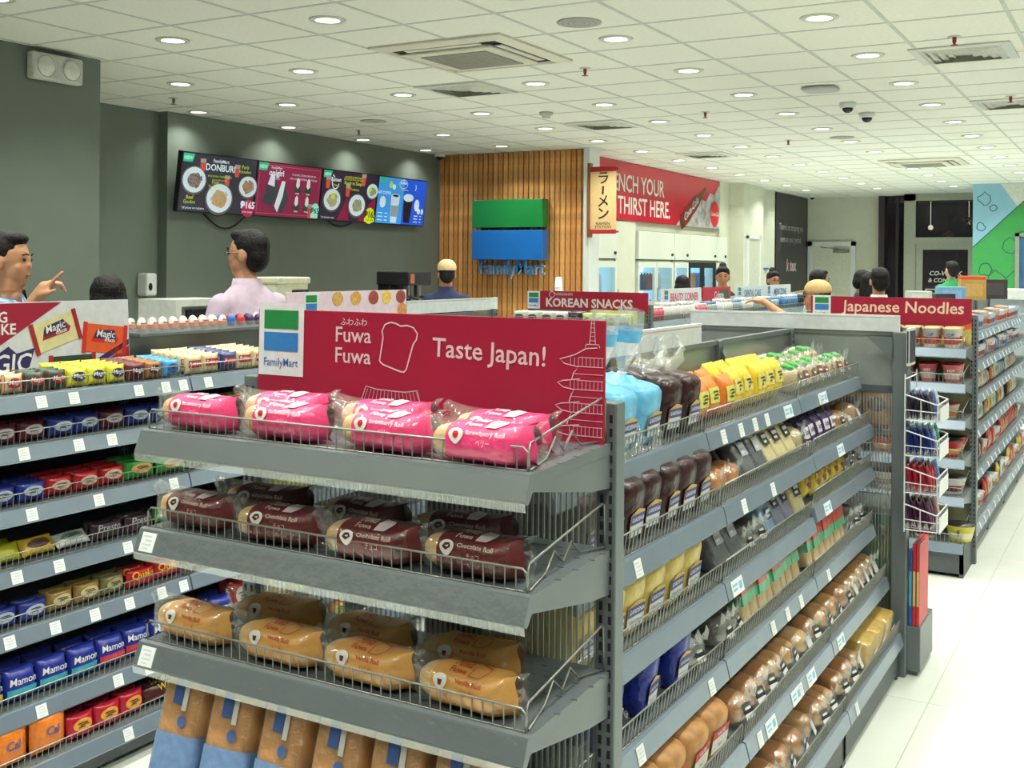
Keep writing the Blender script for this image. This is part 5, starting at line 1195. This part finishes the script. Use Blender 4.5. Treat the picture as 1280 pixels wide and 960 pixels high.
plan = [['tub', 'tub', 'tubb', 'cupwr'], ['cupwr', 'tubb', 'tub', 'ndl_b'], ['ndl_o', 'ndl_b', 'ndl_o', 'ndl_w'], ['ndl_y', 'ndl_w', 'ndl_w', 'ndl_k'], ['ndl_r', 'ndl_k', 'tub', 'ndl_r'], ['ndl_y', 'ndl_r', 'ndl_w', 'tub']]
nmw = {'tub': 'white drink cup', 'tubb': 'white and blue drink cup', 'cupwr': 'white and red noodle cup', 'ndl_r': 'red noodle pack', 'ndl_y': 'yellow noodle pack', 'ndl_w': 'white noodle pack', 'ndl_k': 'dark noodle pack', 'ndl_b': 'pale blue noodle pack', 'ndl_o': 'orange noodle pack'}
for bi in range(4):
    for r in range(6):
        ks = plan[r][bi:]+plan[r][:bi]
        items = []
        for k in ks: items.append((k, 2 if 'ndl' in k else 3, 1, nmw[k], 'noodles', .12 if 'ndl' in k else 0, .003))
        row(MNR[bi, r], items, .02, '%s noodle side shelf, %s bay' % (names[r], ['nearest', 'second', 'third', 'fourth'][bi]), 'packs on the noodle run side')
# korean snack packs
pk('ksw', .1, .075, .03, (190, 194, 186), axis='z', patch=(90, 84, 84), name='snack_pack')
pk('ksk', .1, .08, .03, (40, 26, 36), axis='z', patch=(90, 60, 60), name='snack_pack')
pk('ksg', .085, .075, .03, (170, 186, 96), axis='z', patch=(206, 210, 170), name='snack_pack')
row(MS[0], [('ksw', 4, 4, 'grey seaweed packet', 'snack', .1), ('ksk', 1, 4, 'black seaweed packet', 'snack', .1), ('ksg', 4, 2, 'light green snack packet', 'snack', .1)], .02, 'Korean snack end cap', 'packets under the Korean Snacks sign')
b = MB()
b.box(0, .34, 0, .003, 0, .04); b.box(0, .34, .09, .093, 0, .088); b.box(0, .003, 0, .09, 0, .05); b.box(.337, .34, 0, .09, 0, .05); b.box(0, .34, 0, .09, 0, .002)
tag(build('display_tray', b, C(206, 200, 60), None, MS[0] @ T((.53, .1, .001))), 'yellow card display tray behind the green snack packets', 'tray')
for r in (1, 2): row(MS[r], [('ksk', 3, 1, 'black packet', 'snack', .1), ('ksg', 6, 1, 'green packet', 'snack', .1)], .03, '%s Korean snack shelf' % ('second', 'third')[r-1], 'packets on lower Korean snack shelves')
def tube_proto(key, col, cap, r, h):
    b = MB(); b.lathe([(.001, 0), (r, .002), (r, h*.7), (r*.5, h*.8)], 12); me = mesh_of(b, C(*col, .3), True)
    b = MB(); b.lathe([(r*.5, h*.79), (r*.5, h), (.001, h)], 12); PROTO[key] = dict(me=me, parts=[('cap', mesh_of(b, C(*cap, .3), True), None)], w=2*r+.006, h=h, t=2*r+.006, name='toiletry_bottle')
tube_proto('tw', (214, 212, 210), (206, 204, 204), .026, .12); tube_proto('tp', (200, 90, 110), (214, 210, 210), .022, .1); tube_proto('tg', (150, 166, 170), (120, 150, 190), .02, .11); tube_proto('tk', (40, 40, 50), (90, 100, 110), .02, .12); tube_proto('tb', (80, 130, 180), (206, 210, 214), .02, .12)
tn = {'tw': 'white toiletry bottle', 'tp': 'pink toiletry bottle', 'tg': 'grey toiletry bottle', 'tk': 'black toiletry bottle', 'tb': 'blue toiletry bottle'}
for bi, ks in enumerate([['tw', 'tp', 'tw'], ['tw', 'tp', 'tg'], ['tw', 'tg', 'tw'], ['tg', 'tb', 'tg'], ['tb', 'tb', 'tk']]):
    row(MSR[bi, 0], [(k, 5, 2, tn[k], 'toiletry', 0, .002) for k in ks], .03, 'toiletries shelf, %s bay' % ['nearest', 'second', 'third', 'fourth', 'fifth'][bi], 'toiletries on the snack run side')
# behind the far ribbed panel and beside the far post
b = MB(); b.bbox(-.055, .055, -.03, .03, 0, .17, .002); me = mesh_of(b, C(120, 70, 36))
b = MB(); b.rect(-.05, .05, .02, .16, lambda x, z: Vector((-x, .0312, z))); b.mi = 0; fme = mesh_of(b, mat('chips_print', (200, 130, 60), .4, var=.4, scale=30))
b = MB(); b.disc(0, .1, .038, .03, lambda x, z: Vector((-x, .0322, z))); dme = mesh_of(b, C(70, 60, 110))
for i in range(7):
    o = put('snack_box', me, None, MB_[0] @ T((.1+i*.115, .30, .001))); tag(o, 'brown snack box seen behind far panel, %s from right' % ORD[i], 'box', 'boxes behind the far end panel'); put('front_print', fme, o); put('badge', dme, o)
b, fn_ = pillow_mesh(.24, .26, .06, 'z', seed=5); o = build('green_pack', b, FOIL(30, 140, 60), None, MB_[2] @ T((.16, .28, .001)), True); tag(o, 'large green pack behind the far ribbed panel', 'snack')
b = MB(); b.rect(-.09, .05, .18, .22, lambda x, z: Vector((x, -fn_(x, z).y, z))); build('white_strip', b, C(196, 200, 196), o)
rk = thing('wire_rack', 'white wire sachet rack hung on the far end post', 'rack', T((-.825, 4.64, .6)))
RW0 = mat('rack_white', (206, 210, 214), .35)
iv = P_(rk)
X0, X1_, Y0_, Y1_ = -.822, -.70, 4.55, 4.80
b = MB()
for x, y in ((X0, Y0_), (X0, Y1_)): b.tube([(x, y, .60), (x, y, 1.22)], .003)
for z in (.62, .9, 1.2): b.tube([(X0, Y0_, z), (X0, Y1_, z)], .003)
build('back_frame', b, RW0, rk, iv)
tz = (1.04, .90, .755, .61)
for k, z in enumerate(tz):
    b = MB()
    for y in (Y0_, Y1_):
        b.tube([(X0, y, z+.10), (X1_, y, z+.065), (X1_, y, z)], .003); b.tube([(X0, y, z), (X1_, y, z)], .0025); b.tube([(X0, y, z+.04), (X1_, y, z+.035)], .002); b.tube([(X0+.06, y, z), (X0+.06, y, z+.08)], .002)
    for z2 in (z, z+.035, z+.065): b.tube([(X1_, Y0_, z2), (X1_, Y1_, z2)], .0028)
    for q in range(1, 6): b.tube([(X0, Y0_+(Y1_-Y0_)*q/6, z), (X1_, Y0_+(Y1_-Y0_)*q/6, z), (X1_, Y0_+(Y1_-Y0_)*q/6, z+.065)], .002)
    bk = build('basket', b, RW0, rk, iv)
    b = MB(); b.box(X1_+.004, X1_+.007, Y0_+.02, Y1_-.02, z-.01, z+.05); build('price_card', b, TAG, bk)
for k, cols in enumerate([[(40, 36, 44), (44, 40, 60), (60, 90, 170), (190, 190, 196)], [(30, 40, 110), (40, 60, 150), (170, 190, 200), (60, 140, 110)], [(170, 30, 44), (180, 34, 44), (176, 30, 50), (60, 130, 200)], [(70, 24, 54), (80, 30, 60), (76, 26, 56), (190, 150, 130)]]):
    for i in range(4):
        for d in range(4):
            key = 'sach_%d_%d' % (k, i)
            if key not in PROTO: pk(key, .05, .105, .012, cols[i], axis='z', patch=tuple(min(255, c+60) for c in cols[i]), name='sachet')
            x = X0+.022+d*.024; y = Y0_+.035+i*.06
            inst(key, T((x, y, tz[k]+.004)) @ RZ(PI/2+random.uniform(-.1, .1)) @ RX(-.16), 'sachet in %s basket of wire rack, column %s, %s from back' % (['top', 'second', 'third', 'bottom'][k], ['one', 'two', 'three', 'four'][i], ORD[d]), 'sachet', 'sachets in the wire rack')
b = MB(); b.bbox(-.82, -.81, 4.56, 4.70, 1.25, 1.40, .002); o = tag(build('card_frame', b, RW0), 'small framed dark card clipped to the far end post', 'sign')
b = MB(); b.box(-.8095, -.8085, 4.57, 4.69, 1.262, 1.388); b.box(-.818, -.812, 4.5592, 4.5598, 1.262, 1.388); build('dark_print', b, C(40, 36, 50), o)
for i, (c, h_) in enumerate([((40, 90, 170), .30), ((196, 40, 50), .33), ((206, 60, 66), .33)]):
    b = MB(); b.bbox(-.822+.0145*i, -.809+.0145*i, 4.66, 4.86, .201, h_+.201, .002); o = tag(build('tall_box', b, C(*c)), '%s tall toy box beside the far end post' % ['blue', 'red', 'coral red'][i], 'box')
    b = MB(); b.rect(-.82+.0145*i, -.811+.0145*i, .28, .42, lambda x, z: Vector((x, 4.6588, z))); build('spine_print', b, C(206, 190, 120) if i else C(80, 170, 200), o)
b = MB(); b.bbox(-.885, -.775, 4.655, 4.95, .02, .2, .004); b.box(-.87, -.79, 4.67, 4.93, 0, .02); build('side_base', b, GREY, endB)
# tins on top of bread run
for i, (y, z, c, l) in enumerate([(3.62, 0, (206, 190, 50), 'yellow lidded tub'), (3.78, 0, (206, 196, 60), 'yellow shallow tub'), (3.72, 1, (50, 70, 140), 'blue and red tub')]):
    key = 'tin%d' % i; cup_proto(key, c, (206, 190, 60), .05, .055, .035 if i < 2 else .05, (150, 60, 60) if i == 2 else None, 'snack_tub')
    inst(key, T((CX-.16+(.02 if i == 2 else 0), y, 1.30+(.038 if z else 0))), '%s on the rear side of the bread run' % l, 'tub')
b = MB(); b.box(-.25, -.02, 0, .6, -.02, 0); build('rear_shelf', b, GREY, run, T((CX, 3.4, 1.30)))

# ---------------------------------------------------------------- service counter and machines
cn = thing('service_counter', 'long white service counter in front of the menu wall', 'counter', T((-5.0, 6.5, 0)))
b = MB(); b.bbox(-.3, .3, -2.2, 3.6, 1.06, 1.10, .006); build('worktop', b, C(206, 208, 204, .25), cn)
b = MB(); b.box(-.26, .26, -2.16, 3.56, .08, 1.06); build('cabinet', b, C(176, 178, 172), cn)
b = MB(); b.box(-.22, .22, -2.1, 3.5, 0, .08); build('toe_kick', b, GREYD, cn)
def counter_box(name, label, cat, x, y, w, d, z0, z1, m): 
    o = build(name, MB().bbox(x-d/2, x+d/2, y-w/2, y+w/2, z0, z1, .015), m, None); return tag(o, label, cat)
WHT = C(206, 210, 204, .3)
mwv = thing('microwave', 'white microwave oven on the counter behind the eggs', 'microwave', T((-4.97, 4.76, 1.10)))
b = MB()
for q in ((-.16, .15, -.22, -.18, 0, .32), (-.16, .15, .18, .22, 0, .32), (-.16, .15, -.18, .18, 0, .03), (-.16, .15, -.18, .18, .28, .32), (-.16, -.14, -.18, .18, .03, .28)): b.box(*q)
build('case', b, WHT, mwv)
b = MB(); b.box(.105, .125, -.11, .09, .05, .26); build('door_window', b, C(36, 34, 40, .15), mwv)
b = MB(); b.box(.105, .13, .11, .17, .05, .26); build('control_panel', b, C(196, 200, 196), mwv)
b = MB(); b.box(.08, .105, -.18, .18, .03, .28); build('door_frame', b, C(160, 164, 162), mwv)
cm = thing('beverage_machine', 'cream beverage machine with dark panel on the counter', 'machine', T((-5.02, 5.62, 1.10)))
b = MB(); b.bbox(-.12, .12, -.14, .17, 0, .44, .02); build('case', b, C(206, 206, 178, .35), cm)
b = MB(); b.bbox(-.13, .13, -.15, .18, .40, .445, .012); build('lid', b, C(214, 214, 190, .35), cm)
b = MB(); b.box(.118, .126, .0, .16, .24, .36); pnl = build('dark_panel', b, C(44, 42, 52, .2), cm)
b = MB(); b.box(.124, .13, .06, .11, .27, .34); build('display', b, C(70, 70, 80, .2), pnl)
bk = thing('back_counter', 'low back counter along the menu wall', 'counter', T((-7.25, 9.0, 0)))
b = MB(); b.box(-.3, .9, -1.5, 2.2, .88, .92); build('worktop', b, C(60, 58, 62, .3), bk)
b = MB(); b.box(-.3, .86, -1.45, 2.15, 0, .88); build('cabinet', b, C(120, 122, 118), bk)
ef = thing('espresso_machine', 'dark steel espresso machine left of the capped barista', 'coffee machine', T((-6.75, 9.5, .92)))
b = MB(); b.bbox(-.2, .2, -.2, .2, 0, .12, .01); b.bbox(-.2, -.05, -.2, .2, .12, .5, .01); build('body', b, C(58, 56, 60, .25, metal=.7), ef)
b = MB(); b.bbox(-.21, .2, -.21, .21, .5, .64, .012); build('top', b, C(48, 46, 52, .25), ef)
for y in (-.1, .1):
    b = MB(); b.lathe([(.035, .36), (.04, .42), (.04, .5)], 12, (.1, y, 0)); b.tube([(.12, y, .38), (.26, y, .36)], .014); build('group_head', b, C(150, 150, 150, .2, metal=.8), ef)
b = MB(); b.box(.2, .206, -.18, -.11, .52, .62); build('orange_label', b, C(190, 110, 80), ef)
for i, (x, y, n, l) in enumerate([(-5.06, 9.75, 11, 'tall stack of white paper cups by the wooden wall'), (-4.93, 9.82, 6, 'short stack of white paper cups by the wooden wall')]):
    t_ = thing('cup_stack', l, 'cups', T((x, y, 1.10)))
    for k in range(n): b = MB(); b.lathe([(.03, 0), (.041, .1), (.043, .1), (.043, .104), (.04, .104)], 16); build('paper_cup', b, WHT, t_, T((0, 0, k*.032)) @ (RX(PI) @ T((0, 0, -.104))), True)
# white counter by the mural with boxes
c2 = thing('checkout_counter', 'white checkout counter in front of the mural', 'counter', T((0, 14.7, 0)))
b = MB(); b.bbox(-2.25, 3.0, -.35, .35, 1.28, 1.40, .01); build('top_band', b, C(214, 218, 216), c2)
b = MB(); b.box(-2.15, 2.9, -.28, .28, 0, 1.28); build('front_panel', b, C(150, 160, 168), c2)
# standing cards and boxes on the noodle run
for i, (x, y, w, h_, c, l) in enumerate([(-1.38, 8.1, .16, .1, (206, 210, 206), 'pale card'), (-1.22, 8.15, .13, .085, (60, 56, 66), 'dark card'), (-1.3, 9.0, .2, .12, (120, 170, 214), 'light blue poster card'), (-1.25, 9.8, .2, .17, (196, 160, 90), 'tan carton with orange top'), (-1.15, 10.4, .2, .17, (66, 62, 66), 'charcoal carton')]):
    b = MB(); b.bbox(-w/2, w/2, -.05, .05, 0, h_, .003); o = build('display_box', b, C(*c), None, T((x, y, 1.38)) @ RZ(.4)); tag(o, l+' standing on top of the noodle run', 'box')
    b = MB(); b.rect(-w*.35, w*.35, h_*.2, h_*.8, front(.001, -.05)); build('front_print', b, C(min(255, c[0]+18), min(255, c[1]+14), min(255, c[2]+14)), o)
    if i == 3: b = MB(); b.bbox(-w/2, w/2, -.05, .05, h_, h_+.03, .004); build('orange_top', b, C(226, 90, 40), o)
# flowers beyond the glass
fl = thing('flower_arrangement', 'pale orchid arrangement behind the glass transom', 'flowers', T((-3.0, 21.9, 0)))
b = MB(); b.lathe([(.12, 0), (.16, 1.7), (.14, 1.75)], 16); build('tall_vase', b, C(60, 54, 54), fl, smooth=True)
random.seed(9)
for k in range(5):
    a = random.random()*6.28; tip = Vector((.3*math.cos(a)+.1, .2*math.sin(a), 2.2+.35*random.random()))
    b = MB(); b.tube([(0, 0, 1.7), (tip.x*.5, tip.y*.5, 2.1), tip], .01); st = build('stem', b, C(60, 90, 50), fl)
    b = MB()
    for q in range(5): b.ell((tip.x+random.uniform(-.08, .08), tip.y+random.uniform(-.05, .05), tip.z+random.uniform(-.1, .08)), (.05, .03, .04), 8, 5)
    build('blossom', b, C(226, 190, 170), st, smooth=True)

# ---------------------------------------------------------------- people
bpy.context.view_layer.update()
def remesh(mb, m, voxel, iters=4):
    me = mesh_of(mb, m); ob = bpy.data.objects.new('tmp', me); COL.objects.link(ob)
    md = ob.modifiers.new('r', 'REMESH'); md.mode = 'VOXEL'; md.voxel_size = voxel; md.use_smooth_shade = True
    sm = ob.modifiers.new('s', 'SMOOTH'); sm.factor = .5; sm.iterations = iters
    dg = bpy.context.evaluated_depsgraph_get(); dg.update()
    out = bpy.data.meshes.new_from_object(ob.evaluated_get(dg)); 
    out.materials.clear(); out.materials.append(m)
    bpy.data.objects.remove(ob); out.polygons.foreach_set('use_smooth', [True]*len(out.polygons)); return out
def skinm(c): return mat('skin_%d_%d' % c[:2], c, .5, var=.05, scale=12)
HAIR = mat('hair_black', (17, 12, 15), .6, var=.4, scale=80, bump=.6, spec=.3)
def person(label, x, y, H, theta, skin, shirt, pants=(50, 52, 62), hair='short', turn=0, arms=None, sleeve=.5, vox=.009, cap=None, glasses=False, stripes=None, fem=False, lean=0, group=None, tuck=None):
    sc = H/1.72
    M = T((x, y, 0)) @ RZ(math.radians(29.85-theta)) @ Matrix.Scale(sc, 4)
    sh_w = .155 if fem else .178
    arms = arms or {}
    def arm(s_): return arms.get(s_, dict(e=(s_*(sh_w+.07), -.03, 1.12), w=(s_*(sh_w+.06), .08, .90), d=(0, .25, -.97), curl=.5, point=False))
    HM = T((0, 0, 1.5)) @ RZ(math.radians(-turn)) @ RX(-arms.get('nod', 0)) @ T((0, 0, -1.5))
    LM = RX(-lean)
    def up(v): v = Vector(v); return Vector((v.x, v.y+max(0, v.z-.95)*math.sin(lean), v.z)) if lean else v
    b = MB()
    # torso, neck, head
    tor = [(.88, .155, .10), (.98, .15, .102), (1.08, .135, .095), (1.2, .15, .105), (1.3, sh_w*.95, .105), (1.365, sh_w*.92, .092), (1.405, .135, .08), (1.435, .095, .068), (1.475, .058, .054)]
    def ring(z, rx, ry, g=0, cy=0.0): return [up((math.cos(2*PI*k/20)*(rx+g), cy+math.sin(2*PI*k/20)*(ry+g), z)) for k in range(20)]
    b.loft([ring(*t) for t in tor]); b.caps(up((0, -.005, 1.40)), up((0, .012, 1.54)), .056, .052)
    def hell(c, r, **k): b.ell(c, r, M=T(up((0, 0, 1.5))-Vector((0, 0, 1.5))) @ HM, **k)
    hell((0, -.008, 1.628), (.076, .096, .094)); hell((0, .022, 1.575), (.058, .07, .078)); hell((0, .05, 1.525), (.03, .032, .03)); hell((0, .09, 1.587), (.0115, .015, .013)); hell((0, .085, 1.612), (.009, .014, .03)); hell((0, .082, 1.549), (.02, .012, .007))
    for s_ in (-1, 1): hell((s_*.078, -.006, 1.595), (.010, .022, .034)); hell((s_*.036, .058, 1.58), (.018, .016, .02))
    for s_ in (-1, 1):
        b.caps((s_*.085, 0, .90), (s_*.095, .015, .50), .082, .056); b.caps((s_*.095, .015, .50), (s_*.1, 0, .09), .055, .036); b.caps((s_*.1, -.03, .035), (s_*.105, .15, .03), .034, .028)
        A = arm(s_); S = up((s_*(sh_w-.012), 0, 1.352)); E_ = up(A['e']); Wp = up(A['w'])
        b.caps(S, E_, .05, .038); b.caps(E_, Wp, .038, .026)
        d = Vector(A['d']).normalized(); nrm = Vector(A.get('n', (-s_, 0, 0))); nrm = (nrm-d*nrm.dot(d)).normalized(); side = d.cross(nrm)
        b.caps(Wp, Wp+d*.06, .026, .03); 
        for q in range(4): b.caps(Wp+d*.03+side*(-.024+.016*q), Wp+d*.085+side*(-.03+.02*q), .014, .011, 8)
        for q, ln in enumerate((.068, .078, .073, .058)):
            root = Wp+d*.085+side*(-.03+.02*q)
            cu = 0.05 if (A.get('point') and q == 0) else (1.5 if A.get('point') else A.get('curl', .5))
            k1 = (d*math.cos(cu*.6)+nrm*math.sin(cu*.6)); k2 = (d*math.cos(cu*1.3)+nrm*math.sin(cu*1.3))
            p1 = root+k1*ln*.55; b.caps(root, p1, .0098, .009, 8); b.caps(p1, p1+k2*ln*.5, .009, .0075, 8)
        tr = Wp+d*.03-side*.03; td = (d*.7-side*.6+nrm*.35).normalized(); b.caps(tr, tr+td*.04, .0125, .0105, 8); b.caps(tr+td*.04, tr+td*.04+(d*.8+nrm*.4).normalized()*.03, .0105, .008, 8)
    body = put('person', remesh(b, skinm(skin), vox, 3), None, M); tag(body, label, 'person', group)
    # shirt
    g = .012; b = MB(); b.loft([ring(z, rx, ry, g) for z, rx, ry in tor[:-1]]+[ring(1.455, .08, .064)]); b.loft([ring(1.42, .075, .066, .004), ring(1.455, .066, .062, .004), ring(1.475, .064, .06, .004)])
    for s_ in (-1, 1):
        A = arm(s_); S = up((s_*(sh_w-.012), 0, 1.352)); E_ = up(A['e']); Wp = up(A['w'])
        if sleeve >= 1: b.caps(S, E_, .066, .052); b.caps(E_, E_.lerp(Wp, min(1, sleeve-1+.001)), .052, .042)
        elif sleeve > 0: b.caps(S, S.lerp(E_, sleeve), .068, .062)
        else: b.caps(S.lerp(Vector((0, 0, 1.4)), .25), up((s_*sh_w*.7, 0, 1.3)), .05, .05)
    ml = [C(*shirt, .8)]
    so = put('shirt', remesh(b, ml[0], .012, 3), body)
    if stripes:
        m = bpy.data.materials.new('plaid_cloth'); m.use_nodes = True; nt = m.node_tree; bs = nt.nodes['Principled BSDF']; bs.inputs['Roughness'].default_value = .8
        tc = nt.nodes.new('ShaderNodeTexCoord'); mxs = []
        for dr in ('X', 'Z'):
            wv = nt.nodes.new('ShaderNodeTexWave'); wv.bands_direction = dr; wv.inputs['Scale'].default_value = 9; nt.links.new(tc.outputs['Object'], wv.inputs['Vector']); mxs.append(wv)
        ad = nt.nodes.new('ShaderNodeMath'); ad.operation = 'MULTIPLY'; nt.links.new(mxs[0].outputs['Fac'], ad.inputs[0]); nt.links.new(mxs[1].outputs['Fac'], ad.inputs[1])
        rp = nt.nodes.new('ShaderNodeValToRGB'); rp.color_ramp.elements[0].color = (*[lin(v) for v in shirt], 1); rp.color_ramp.elements[1].color = (*[lin(v) for v in stripes], 1); nt.links.new(ad.outputs[0], rp.inputs['Fac']); nt.links.new(rp.outputs['Color'], bs.inputs['Base Color'])
        so.data.materials.clear(); so.data.materials.append(m)
    # collar
    if sleeve > 0:
        b = MB(); b.loft([[up((math.cos(t)*r, math.sin(t)*r*.92+.004, z)) for t in [PI*.5+.35+(2*PI-.7)*k/18 for k in range(19)]] for r, z in ((.073, 1.435), (.064, 1.485), (.07, 1.487), (.083, 1.44))], False, False); build('collar', b, ml[0] if not stripes else C(120, 80, 50), body, smooth=True)
    b = MB(); b.loft([ring(.86, .155, .105, .012), ring(.99, .15, .103, .010)])
    for s_ in (-1, 1): b.caps((s_*.085, 0, .90), (s_*.095, .015, .50), .094, .07); b.caps((s_*.095, .015, .50), (s_*.1, 0, .10), .07, .058)
    put('trousers', remesh(b, C(*pants, .8), .014, 3), body)
    for s_ in (-1, 1): b = MB(); b.ell((s_*.103, .05, .036), (.047, .13, .036), 14, 8, e=.8); build('shoe', b, C(40, 36, 38), body, smooth=True)
    HT = T(up((0, 0, 1.5))-Vector((0, 0, 1.5))) @ HM
    # hair
    b = MB()
    b.ell((0, -.022, 1.648), (.084, .095, .088), M=HT); b.ell((0, -.05, 1.60), (.078, .065, .085), M=HT); b.ell((0, .028, 1.70), (.064, .058, .03), M=HT)
    if hair in ('long',): b.ell((0, -.06, 1.52), (.095, .06, .16), M=HT); b.ell((0, -.03, 1.58), (.097, .075, .11), M=HT)
    if hair == 'bob': b.ell((0, -.03, 1.58), (.1, .09, .11), M=HT); b.ell((0, -.01, 1.64), (.092, .1, .09), M=HT)
    if hair == 'bun': b.ell((0, -.04, 1.745), (.045, .045, .042), M=HT); b.ell((0, -.02, 1.66), (.086, .1, .082), M=HT)
    put('hair', remesh(b, HAIR, .009, 2), body)
    if hair == 'short':
        pass
    # face
    for s_ in (-1, 1):
        b = MB(); b.ell((s_*.031, .083, 1.613), (.011, .007, .0065), 10, 6); build('eye', b, C(30, 24, 26, .2), body, HT, True)
        b = MB(); b.tube([(s_*.016, .094, 1.633), (s_*.032, .092, 1.637), (s_*.047, .082, 1.632)], .0035); build('eyebrow', b, HAIR, body, HT)
    b = MB(); b.tube([(-.022, .092, 1.548), (0, .0985, 1.549), (.022, .092, 1.548)], .0035); build('mouth', b, C(150, 80, 76), body, HT)
    if glasses:
        b = MB()
        for s_ in (-1, 1):
            b.tube([(s_*.034+.021*math.cos(a*PI/6), .093, 1.612+.016*math.sin(a*PI/6)) for a in range(13)], .002, 5); b.tube([(s_*.056, .09, 1.615), (s_*.08, .0, 1.61)], .002, 5)
        b.tube([(-.013, .096, 1.615), (.013, .096, 1.615)], .002, 5); build('glasses', b, C(36, 30, 34, .3), body, HT)
    if cap:
        b = MB(); b.ell((0, -.015, 1.672), (.093, .108, .078), 20, 10); b.ell((0, -.015, 1.655), (.094, .109, .02), 20, 6); me_ = remesh(b, C(*cap, .8), .009, 2); cp = put('cap', me_, body, HT)
        b = MB(); b.loft([[(.075*math.cos(t), .06+.105*math.sin(t), 1.668-.02*math.sin(t)-dz) for t in [PI*k/12 for k in range(13)]] for dz in (0, .008)]); build('cap_brim', b, C(*cap, .8), cp, smooth=False)
    return body
SK = (196, 142, 108); SK2 = (170, 118, 88)
person('man in blue plaid shirt pointing right at left edge', -4.2, 3.01, 1.75, 88, SK, (70, 130, 190), hair='short', stripes=(196, 210, 224), sleeve=.75, vox=.007,
       arms={1: dict(e=(.25, .10, 1.26), w=(.22, .20, 1.455), d=(-.1, .62, .72), n=(-.3, .6, -.6), point=True), -1: dict(e=(-.26, 0, 1.12), w=(-.2, .12, .92), d=(0, .3, -.95), curl=.5)})
person('black-haired woman low behind the biscuit sign', -4.22, 3.55, 1.565, -35, SK2, (70, 66, 76), hair='bob', glasses=True, fem=True)
person('man in lilac shirt and glasses looking left', -3.98, 4.29, 1.80, -52, SK, (196, 176, 196), turn=-28, glasses=True, sleeve=1.9, lean=.13,
       arms={1: dict(e=(.36, -.05, 1.17), w=(.22, .1, 1.0), d=(-.6, .5, -.3), curl=.4), -1: dict(e=(-.26, .03, 1.12), w=(-.22, .16, .95), d=(0, .6, -.6), curl=.6)})
person('barista in beige cap and navy shirt at coffee machine', -5.6, 8.55, 1.66, -8, SK, (34, 44, 84), cap=(222, 194, 150))
person('black-haired shopper glimpsed behind the Beauty Corner sign', -4.3, 11.15, 1.535, 0, SK2, (60, 50, 60), hair='bob', fem=True)
person('woman with high bun and dark tank top by the fridges', -4.18, 12.1, 1.63, 190, SK2, (40, 34, 40), hair='bun', sleeve=0, fem=True)
person('woman with bun and glasses near the charcoal advert', -3.95, 13.3, 1.58, 165, SK2, (50, 44, 52), hair='bun', glasses=True, fem=True)
person('shopper in beige cap reaching left beyond the cross aisle', -2.0, 7.75, 1.53, -55, SK, (70, 64, 70), cap=(206, 170, 120), arms={1: dict(e=(.2, .15, 1.25), w=(.18, .32, 1.2), d=(0, .9, -.2), curl=.5), -1: dict(e=(-.19, .16, 1.44), w=(-.17, .36, 1.57), d=(0, .97, .1), curl=.5, n=(0, 0, -1))})
person('man in white shirt facing right in the far aisle', -2.72, 10.67, 1.61, 75, SK, (214, 214, 206), sleeve=.6)
person('man in black shirt beside the one in white', -2.45, 11.2, 1.61, 85, SK2, (34, 30, 38), sleeve=.6, arms={'nod': .25})
person('long-haired woman behind the white polo man', -2.22, 10.55, 1.59, 40, SK2, (70, 50, 60), hair='long', fem=True)
person('man in white polo seen from behind', -1.97, 9.7, 1.635, -10, SK, (216, 216, 206), sleeve=.6, turn=15)
person('man in bright green shirt near the glass door', -2.3, 16.0, 1.735, -12, (206, 160, 130), (44, 150, 80), sleeve=.6)
